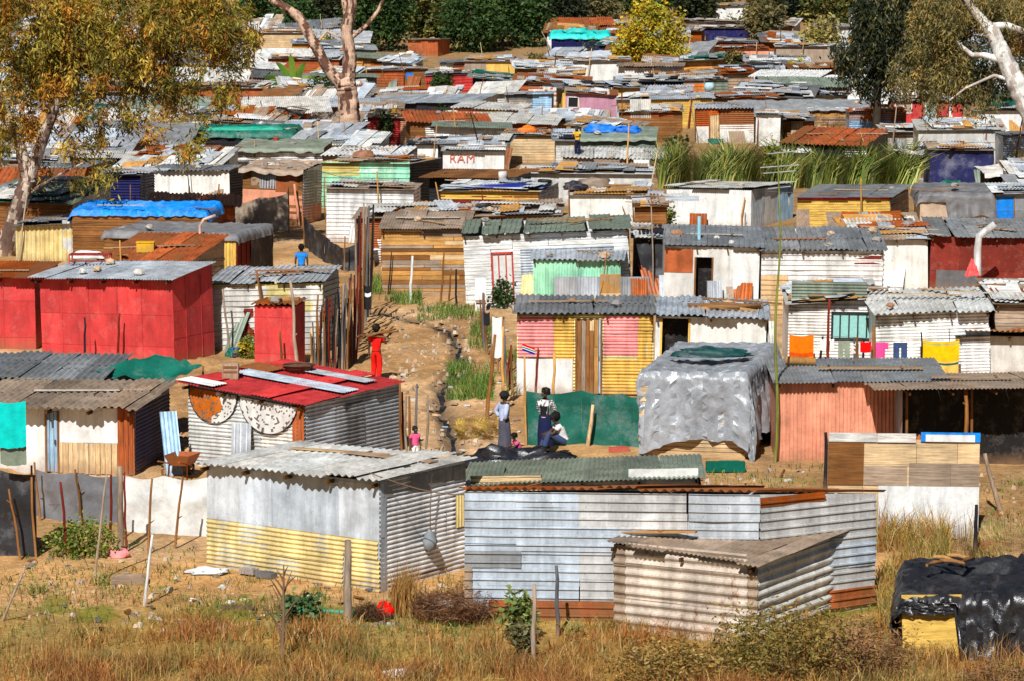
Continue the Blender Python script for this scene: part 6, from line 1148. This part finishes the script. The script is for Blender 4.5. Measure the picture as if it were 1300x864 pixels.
vessel(on('grey flat roof row', 902, 1.) + Vector((0, 0, .1)), [(.001, 0), (.3, .05), (.4, .35), (.3, .6)], (.55, .75, .9, 0), 'pale blue and white drum on a far flat roof', 'drum')
vessel(on('blue tarpaulin maroon shack', 618, .75, .1), [(.001, 0), (.2, .0), (.22, .3), (.2, .4)], (.85, .85, .85, 0), 'white drum left of the tyres', 'drum')
mb = MB(); mb.cbox((0, 0, .17), .62, .42, .34, cjit('yo'), 'paint'); mb.cbox((0, 0, .36), .66, .46, .05, cjit('yo'), 'paint'); tag(mb.build('plastic_tub', None, on('rust red roofed shack', 172, .3, .02)), 'yellow upturned plastic tub on the rust red roof', 'tub')
mb = MB(); mb.cbox((0, 0, .2), .42, .3, .4, cjit('e'), 'woodv'); mb.cbox((0, -.16, .2), .36, .02, .05, cjit('b'), 'woodh'); mb.cbox((0, -.16, .32), .36, .02, .05, cjit('b'), 'woodh'); tag(mb.build('wooden_box', None, on('round panel shack', 262, .25, .02)), 'grey wooden box standing on the red corrugated roof', 'box')
vessel(on('round panel shack', 287, .75), [(.001, 0), (.3, .0), (.42, .22)], (.12, .07, .05, 0), 'dark woven basket on the red corrugated roof', 'basket', 'stone')
mb = MB(); c = cjit('R')
for a, b_ in [((-.5, -.2, .3), (.5, -.2, .3)), ((-.5, .2, .3), (.5, .2, .3)), ((-.5, -.2, 0), (-.5, -.2, .3)), ((.5, -.2, 0), (.5, -.2, .3)), ((-.5, .2, 0), (-.5, .2, .3)), ((.5, .2, 0), (.5, .2, .3)), ((-.5, -.2, .3), (-.5, .2, .3)), ((.5, -.2, .3), (.5, .2, .3)), ((-.5, -.2, .1), (.5, -.2, .1)), ((-.2, -.2, .3), (-.2, .2, .3)), ((.2, -.2, .3), (.2, .2, .3))]: mb.tube([(a[0]*1.3, a[1]*1.6, a[2]), (b_[0]*1.3, b_[1]*1.6, b_[2])], .028, c, 'metal', 5)
tag(mb.build('bed_frame', None, on('big red shack', 76, .75, .02)), 'dark red metal bed frame lying on the big red shack roof', 'bed frame')
for i in range(9):
    mb = MB(); l = rr.uniform(.8, 1.5); mb.tube([(-l/2, 0, 0), (0, rr.uniform(-.04, .04), .02), (l/2, 0, 0)], [.075, .07, .055], cjit('b' if i % 2 else 't'), 'bark', 8); o = mb.build('log', None, on('white shack with yellow door frame', 892+i*7.5, .3+.06*(i % 3), .06+.07*(i % 2))); o.rotation_euler = (0, rr.uniform(-.1, .1), rr.gauss(0, .35)); tag(o, 'log in the firewood pile on the white shack roof', 'log', 'firewood logs on the white shack roof')
mb = MB(); mb.tube([(-.45, 0, .08), (0, 0, .1), (.5, .05, .08)], [.1, .11, .1], cjit('t'), 'bark', 9); tag(mb.build('log', None, on('red outhouse', 356, .3)), 'fat tan log lying on the lid of the red outhouse', 'log')
mb = MB(); mb.tube([(-.4, 0, .1), (.4, -.1, .08)], [.12, .1], cjit('t'), 'bark', 9); tag(mb.build('log', None, on('salmon pink shack', 1024, .7)), 'brown log end on the dark grey roof below the orange towel', 'log')
def pipe(pts, rad, c, label, name='chimney_pipe', cat='pipe'):
    mb = MB(); mb.tube([q-pts[0] for q in pts], rad, c, 'metal', 9); return tag(mb.build(name, None, pts[0]), label, cat)
q = on('scorched orange shack', 888, .25, -.05); pipe([q, q+Vector((0, 0, .95))], .06, (.35, .62, .75, 0), 'pale blue vent pipe on the scorched orange shack')
Y = G(1240, 380).y; pipe([P(1241, 350, Y), P(1241, 318, Y), P(1243, 300, Y), P(1263, 285, Y)], .14, (.62, .62, .62, .2), 'thick pale bent chimney in front of the maroon shack')
q = on('grey tarpaulin shack', 256, .0); pipe([q+Vector((0, -.3, -.5)), q+Vector((0, -.3, .35)), q+Vector((.15, -.3, .6)), q+Vector((.6, -.2, .75))], .06, (.68, .5, .42, .3), 'thin curved stove pipe beside the rust red roof')
netting([P(1224, 352, Y-.3), P(1243, 350, Y-.3), P(1238, 330, Y), P(1233, 328, Y)], 'R', 'small bright red cloth hung under the pale bent chimney', .05, nm='cloth', cat='cloth')
b = G(663, 520); t = P(663, 444, b.y-.1); mb = MB(); w, hh = .36, .2
for z0, z1, c in ((0, .3, (.0, .02, .3)), (.3, .4, (.8, .8, .8)), (.4, .6, (.0, .22, .06)), (.6, .7, (.8, .8, .8)), (.7, 1, (.65, .02, .02))): mb.quad((0, 0, z0*hh), (w, -.1, z0*hh-.12), (w, -.1, z1*hh-.12), (0, 0, z1*hh), (*c, 0), 'cloth')
tag(mb.build('small_flag', None, t), 'small tattered flag in green, red, blue and white on a stake', 'flag')
# wheelbarrow
b = G(232, 606); root = empty('wheelbarrow', b, 'rusty wheelbarrow parked behind the white plastic sheet fence', 'wheelbarrow', None, R_(75)); mb = MB()
mb.grid([[(-.3, -.22, .35), (.3, -.22, .35)], [(-.42, -.34, .62), (.42, -.34, .62)]], cjit('r'), 'metal'); mb.grid([[(-.3, .22, .35), (.3, .22, .35)], [(-.42, .34, .62), (.42, .34, .62)]], cjit('r'), 'metal'); mb.grid([[(-.3, -.22, .35), (-.3, .22, .35)], [(-.42, -.34, .62), (-.42, .34, .62)]], cjit('r'), 'metal'); mb.grid([[(.3, -.22, .35), (.3, .22, .35)], [(.42, -.34, .62), (.42, .34, .62)]], cjit('r'), 'metal'); mb.quad((-.3, -.22, .35), (.3, -.22, .35), (.3, .22, .35), (-.3, .22, .35), cjit('r'), 'metal'); mb.build('tray', root)
for s in (-1, 1):
    mb = MB(); mb.tube([(.55, s*.08, .18), (0, s*.2, .34), (-.95, s*.28, .55)], .02, cjit('r'), 'metal', 6); mb.build('handle', root); mb = MB(); mb.tube([(-.3, s*.24, .38), (-.36, s*.26, 0)], .02, cjit('r'), 'metal', 6); mb.build('leg', root)
mb = MB(); mb.tube([(.58+.17*math.cos(t), 0, .19+.17*math.sin(t)) for t in [2*math.pi*i/16 for i in range(17)]], .035, (.03, .03, .03, 0), 'tarp', 6, False); mb.tube([(.42, 0, .19), (.74, 0, .19)], .015, cjit('r'), 'metal', 5); mb.build('wheel', root)
# parts hung on the front rows
def wall_at(h, px, py, out=.06):                      # where a sight line meets the front wall of shack h, in its own frame
    i = SH[h]; n = Vector((-math.sin(i['t']), -math.cos(i['t']), 0)); o = i['C']+n*out; d = ray(px, py); c = Vector((0, 0, CZ)); p = c+d*((o-c).dot(n)/d.dot(n))
    return Matrix.Rotation(i['t'], 3, 'Z') @ (p-i['C'])
for x, y, rr_, c1, c2, lb in [(271, 499, 33, (.55, .16, .03), (.78, .76, .72), 'round panel, left half rusted orange'), (341, 504, 41, (.80, .79, .77), (.70, .68, .66), 'round white panel with black specks')]:
    c = wall_at('round panel shack', x, y, .05 if x < 300 else .08); R = wall_at('round panel shack', x+rr_, y).x-wall_at('round panel shack', x, y).x; mb = MB(); R *= .92
    ii = SH['round panel shack']; lim = lambda v: Vector((v.x, v.y, min(v.z, ii['hc']+.34*(-v.x/ii['L'])-.07)))
    for i in range(72):
        t0, t1 = 2*math.pi*i/72, 2*math.pi*(i+1)/72
        for k in range(22):
            a, b_ = R*k/22, R*(k+1)/22; u, v = a*math.cos(t0), a*math.sin(t0); nn = mnoise.fractal(Vector((u*7, v*7, x)), .7, 2., 4)+.45*rng.uniform(-1, 1); cc = c1 if u+.25*v+.5*mnoise.noise(Vector((u*2.2, v*2.2, x))) < .05 else c2
            if nn > .36: cc = (.16, .13, .11)
            mb.quad(*[lim(c+Vector((r_*math.cos(t), -.004, r_*math.sin(t)))) for r_, t in ((a, t0), (b_, t0), (b_, t1), (a, t1))], (*cc, .4), 'paint')
        mb.quad(*[lim(c+Vector((R*math.cos(t), y_, R*math.sin(t)))) for t, y_ in ((t0, -.03), (t1, -.03), (t1, .05), (t0, .05))], (.02, .02, .02, 0), 'metal')
    o = mb.build('round_panel', SH['round panel shack']['root']); o['label'] = lb
cu = bpy.data.curves.new('lettering', 'FONT'); cu.body = 'RAM'; cu.size = .68; cu.extrude = .004; cu.space_character = 1.12; fo = bpy.data.objects.new('lettering', cu); col.objects.link(fo)
dg = bpy.context.evaluated_depsgraph_get(); me = bpy.data.meshes.new_from_object(fo.evaluated_get(dg)); bpy.data.objects.remove(fo); at = me.attributes.new('col', 'FLOAT_COLOR', 'POINT'); at.data.foreach_set('color', np.tile(np.array([.62, .16, .10, 0], np.float32), len(me.vertices))); me.materials.clear(); me.materials.append(M['cloth'])
o = bpy.data.objects.new('lettering', me); col.objects.link(o); o.parent = SH['red lettered board shack']['root']; p = wall_at('red lettered board shack', 570, 207, .05); o.location = p; o.rotation_euler = (R_(90), 0, 0)
# hanging bag on a cable, F1 side
q = SH['galvanised shack']; t = q['t']; sp = lambda y, z, o_=.12: q['C']+Matrix.Rotation(-t, 3, 'Z') @ Vector((o_, y*q['W'], z))
mb = MB(); a = sp(.5, 2.35, .25); mb.tube([Vector(), sp(.5, 1.7, .2)-a, sp(.52, .85, .14)-a], .012, (.25, .25, .27, 0), 'metal', 5); mb.lathe([(.001, -.9-.75), (.13, -1.55), (.17, -1.4), (.10, -1.25), (.02, -1.15)], (.24, .26, .28, 0), 'cloth', 10, (-.06, .1, -.05)); tag(mb.build('hanging_bag', None, a), 'grey cloth bag hanging on a cable against the whitish corrugated side wall', 'bag')
# litter and scraps in the yards
def slab(px, py, w, d, h, ck, label, name, cat, rz=0, k='woodh', tilt=0):
    mb = MB(); mb.cbox((0, 0, h/2), w, d, h, cjit(ck), k); mb.cbox((w*.1, 0, h+.012), w*.5, d*.6, .02, cjit(ck), k); o = mb.build(name, None, G(px, py)+Vector((0, 0, .01)), rz); o.rotation_euler.x = tilt; return tag(o, label, cat)
slab(165, 741, .75, .5, .16, 'e', 'flat grey wooden crate lying in the sandy yard', 'crate', 'crate', .1); slab(338, 733, .45, .2, .12, 'a', 'small grey block against the cream corrugated wall', 'block', 'block', -.6, 'stone'); slab(316, 728, .4, .2, .12, 'z', 'pale folded sheet against the cream corrugated wall', 'metal_scrap', 'scrap', -.6, 'metal')
slab(302, 773, .7, .22, .06, 'k', 'flat black slatted scrap on the sand', 'scrap', 'scrap', 0); slab(196, 668, .5, .3, .1, 'a', 'dark slab half buried below the white sheet fence', 'slab', 'slab', .2, 'stone'); slab(205, 752, .5, .05, .04, 'T', 'pale stick of wood lying on the sand', 'wood_scrap', 'scrap', .3)
slab(921, 598, 1., .3, .25, 'g', 'dark green bundle under the silver shelter', 'bundle', 'bundle', 0, 'cloth'); slab(786, 573, .55, .2, .12, 'R', 'bright red box at the foot of the green netting', 'box', 'box', 0, 'paint'); slab(560, 770, .9, .5, .05, 'w', 'pale concrete slab below the hanging bag', 'slab', 'slab', -.5, 'stone', .2)
mb = MB(); mb.tube([(0, 0, .05), (.7, -.1, .06), (1.35, -.25, .05)], .05, (.01, .28, .18, 0), 'tarp', 8); tag(mb.build('pipe', None, G(376, 778)), 'green plastic pipe lying on the ground beside the stout post', 'pipe')
blob(G(151, 706), .2, .15, .15, (.8, .3, .3, 0), 'cloth', 'pink and white plastic bag under the gate post', 'plastic_bag', 'bag', 21, .5); blob(G(489, 780), .22, .16, .22, (.75, .04, .03, 0), 'cloth', 'red plastic bag beside the dry grass tuft', 'plastic_bag', 'bag', 22, .4); blob(G(263, 726), .42, .2, .09, (.82, .82, .80, 0), 'tarp', 'crumpled white plastic by the cream corrugated corner', 'plastic_scrap', 'scrap', 23, .6, 2.2)
blob(G(246, 762), .1, .08, .05, (.8, .8, .8, 0), 'cloth', 'small white scrap on the sand near the pale stick', 'plastic_scrap', 'scrap', 24, .5); blob(G(506, 858), .25, .15, .12, (.82, .8, .8, 0), 'cloth', 'white paper scrap in the dry grass at the bottom edge', 'paper_scrap', 'scrap', 25, .6, 2.)
mb = MB(); g = random.Random(77)
for i in range(420):                                   # countless small scraps
    z = g.choice([((490, 600, 390, 580), 'wewakTl'), ((20, 580, 690, 800), 'ewbkaT'), ((860, 1290, 585, 690), 'ewbT'), ((200, 240, 540, 610), 'ebk'), ((600, 660, 420, 570), 'ewb')]); q = z[0]; p = G(g.uniform(q[0], q[1]), g.uniform(q[2], q[3])); f = g.uniform(.03, .13); a = g.uniform(0, 6)
    m = Matrix.Rotation(a, 3, 'Z') @ Matrix.Rotation(g.uniform(-.5, .5), 3, 'X'); mb.cbox(p+Vector((0, 0, .03)), f*g.uniform(.6, 2.2), f, f*g.uniform(.15, .6), cjit(g.choice(z[1]), g), 'stone', m)
tag(mb.build('litter'), kind='stuff')

# ---------------------------------------------------------------- wires, leaning boards, yard things
def wire(a, b_, label, sag=.35, rad=.012):
    mb = MB(); mb.tube([(b_-a)*(i/10)+Vector((0, 0, -sag*math.sin(math.pi*i/10))) for i in range(11)], rad, (.05, .05, .055, 0), 'metal', 4); tag(mb.build('wire', None, a), label, 'wire')
wire(on('galvanised shack', 470, .0, .1), on('long ribbed tin shack', 640, .3, .1), 'thin cable sagging between the galvanised shack and the long tin shack')
wire(on('patchwork shack', 370, .3, .3), on('white ribbed shack', 500, .3, .3), 'thin cable from the patchwork shack to the white ribbed shack')
wire(on('plank shack', 500, .2, .2), on('red glazed door shack', 780, .3, .3), 'cable running along the plank shack and red glazed door roofs')
wire(on('big white shack', 860, .2, .2), on('yellow plank shack', 1120, .2, .3), 'cable from the big white shack to the yellow plank shack')
wire(P(62, 640, G(60, 660).y), P(150, 620, G(60, 660).y), 'rusty fence wire along the grey shiny plastic sheet', .1, .008)
yg = random.Random(12)
def lean(px, py, h, w, ck, label, rz=0., k='woodv', back=.35):   # a board or sheet propped against something
    mb = MB(); n = max(4, int(w/.03))
    if k == 'metal': mb.grid([[Vector((-w/2+w*i/n, .012*math.sin(i*.03*2*math.pi/.1)+back*h*e, h*e)) for i in range(n+1)] for e in (0, .5, 1)], cjit(ck, yg), 'metal')
    else: mb.box((-w/2, 0, 0), (w, 0, 0), (0, back*h, h), (0, .03, 0), cjit(ck, yg), k); mb.box((-w/2+.01, -.02, h*.3), (w-.02, 0, 0), (0, .02, .06), (0, .02, 0), cjit('b', yg), 'woodh')
    tag(mb.build('leaning_sheet' if k == 'metal' else 'leaning_board', None, G(px, py), rz), label, 'sheet' if k == 'metal' else 'board')
for q in [(305, 604, 1.3, .5, 'z', 'grey corrugated sheet propped against the front of the round panel shack', 0, 'metal'), (1180, 486, 1.1, .5, 'b', 'brown board propped below the yellow blanket', 0, 'woodv'), (846, 404, 1.5, .5, 'Z', 'pale sheet propped by the scorched orange wall', 0, 'metal'), (908, 408, 1.4, .55, 'z', 'grey metal sheet propped beside the narrow dark doorway', 0, 'metal'), (930, 408, 1.2, .25, 'e', 'grey board leaning on the white part of the scorched shack', .2, 'woodv'),
          (1160, 592, 1.4, .6, 'r', 'rusty sheet leaning inside the open shelter', 0, 'metal'), (1020, 300, 1.2, .6, 'e', 'brown board leaning below the yellow plank shack', 0, 'woodv'), (470, 340, 1.5, .4, 'b', 'dark board leaning at the left end of the plank shack', .3, 'woodv'), (610, 396, 1.2, .4, 'W', 'white board leaning left of the red glazed door', 0, 'woodv'), (812, 400, 1.3, .6, 'r', 'rusty sheet leaning right of the zinc yard screen', 0, 'metal'), (975, 470, 1.5, .6, 'w', 'pale sheet leaning at the right end of the white shack', .1, 'metal'), (222, 604, 1.6, .45, 'l', 'pale blue grey tank panel beside the round panel shack', .4, 'metal')]: lean(*q)
for i, (px, py, c, lab) in enumerate([(1210, 600, 'bl', 'blue bucket at the edge of the open shelter'), (1140, 596, 'wh', 'white bucket beside the dark wooden post'), (470, 590, 'bl', 'blue bucket right of the round panel shack'), (655, 398, 'wh', 'white bucket on the ground left of the mint shed'), (1030, 486, 'rd', 'red bucket below the hanging orange towel'), (865, 410, 'yo', 'yellow bucket before the scorched orange shack'), (840, 596, 'wh', 'white bucket under the edge of the silver shelter'), (300, 452, 'bl', 'blue bucket beside the cream ribbed shack'), (930, 300, 'rd', 'red bucket in front of the big white shack')]):
    vessel(G(px, py), BK, (*COL[c][0], 0), lab, 'bucket')
for h, px, fy, c, lab in [('open shelter', 1240, .3, 'e', 'grey'), ('salmon pink shack', 1110, .4, 't', 'tan'), ('white corrugated shack', 1180, .5, 'T', 'pale'), ('grey waved roof shack', 1020, .4, 'O', 'rusty orange'), ('red glazed door shack', 700, .5, 'b', 'dark brown'), ('plank shack', 540, .5, 'w', 'bleached'), ('pink and yellow striped shack', 720, .5, 'e', 'grey'), ('white washed shed', 90, .5, 'w', 'whitish'), ('cream ribbed shack', 350, .5, 'O', 'rusty'), ('galvanised shack', 420, .7, 'e', 'grey brown'), ('galvanised shack', 350, .75, 'T', 'pale'), ('maroon shack', 1250, .4, 'e', 'grey'), ('big white shack', 900, .4, 'e', 'grey'), ('yellow plank shack', 1080, .5, 'T', 'pale'), ('scorched orange shack', 910, .5, 'w', 'whitish'), ('rust red roofed shack', 210, .5, 'e', 'grey brown')]:
    mb = MB(); l = yg.uniform(1.6, 3.0); mb.cbox((0, 0, .03), l, yg.uniform(.12, .3), .03, cjit(c, yg), 'woodh'); mb.cbox((l*.3, 0, .055), .07, .3, .025, cjit('b', yg), 'woodh'); o = mb.build('plank', None, on(h, px, fy, .05)); o.rotation_euler = (0, 0, -SH[h]['t']+yg.gauss(0, .25)); tag(o, '%s long board laid over the roof of the %s' % (lab, h), 'plank', 'boards laid over roofs')

mb = MB(); g = random.Random(31)
for i in range(520):                                   # stones and clods, far too many to count
    q = g.choice([(490, 620, 385, 580), (480, 600, 390, 480), (20, 600, 690, 800), (880, 1290, 590, 690)]); p = G(g.uniform(q[0], q[1]), g.uniform(q[2], q[3])); f = g.uniform(.03, .12)*(1.4 if g.random() < .1 else 1); c = g.choice([(.42,.31,.22), (.55,.45,.35), (.3,.22,.16), (.5,.36,.24)]); n0 = len(mb.v)
    for t in range(5): mb.v.append((p.x+f*math.cos(t*1.257)*g.uniform(.7, 1.2), p.y+f*math.sin(t*1.257)*g.uniform(.7, 1.2), p.z-.04))
    for t in range(4): mb.v.append((p.x+.55*f*math.cos(t*1.57+.4)*g.uniform(.6, 1.2), p.y+.55*f*math.sin(t*1.57+.4), p.z+f*g.uniform(.4, .8)))
    mb.face((n0+5, n0+6, n0+7, n0+8), (*c, 0), 'stone')
    for t in range(5): mb.face((n0+t, n0+(t+1) % 5, n0+5+(t+1) % 4, n0+5+t % 4), (*c, 0), 'stone')
tag(mb.build('rubble'), kind='stuff')
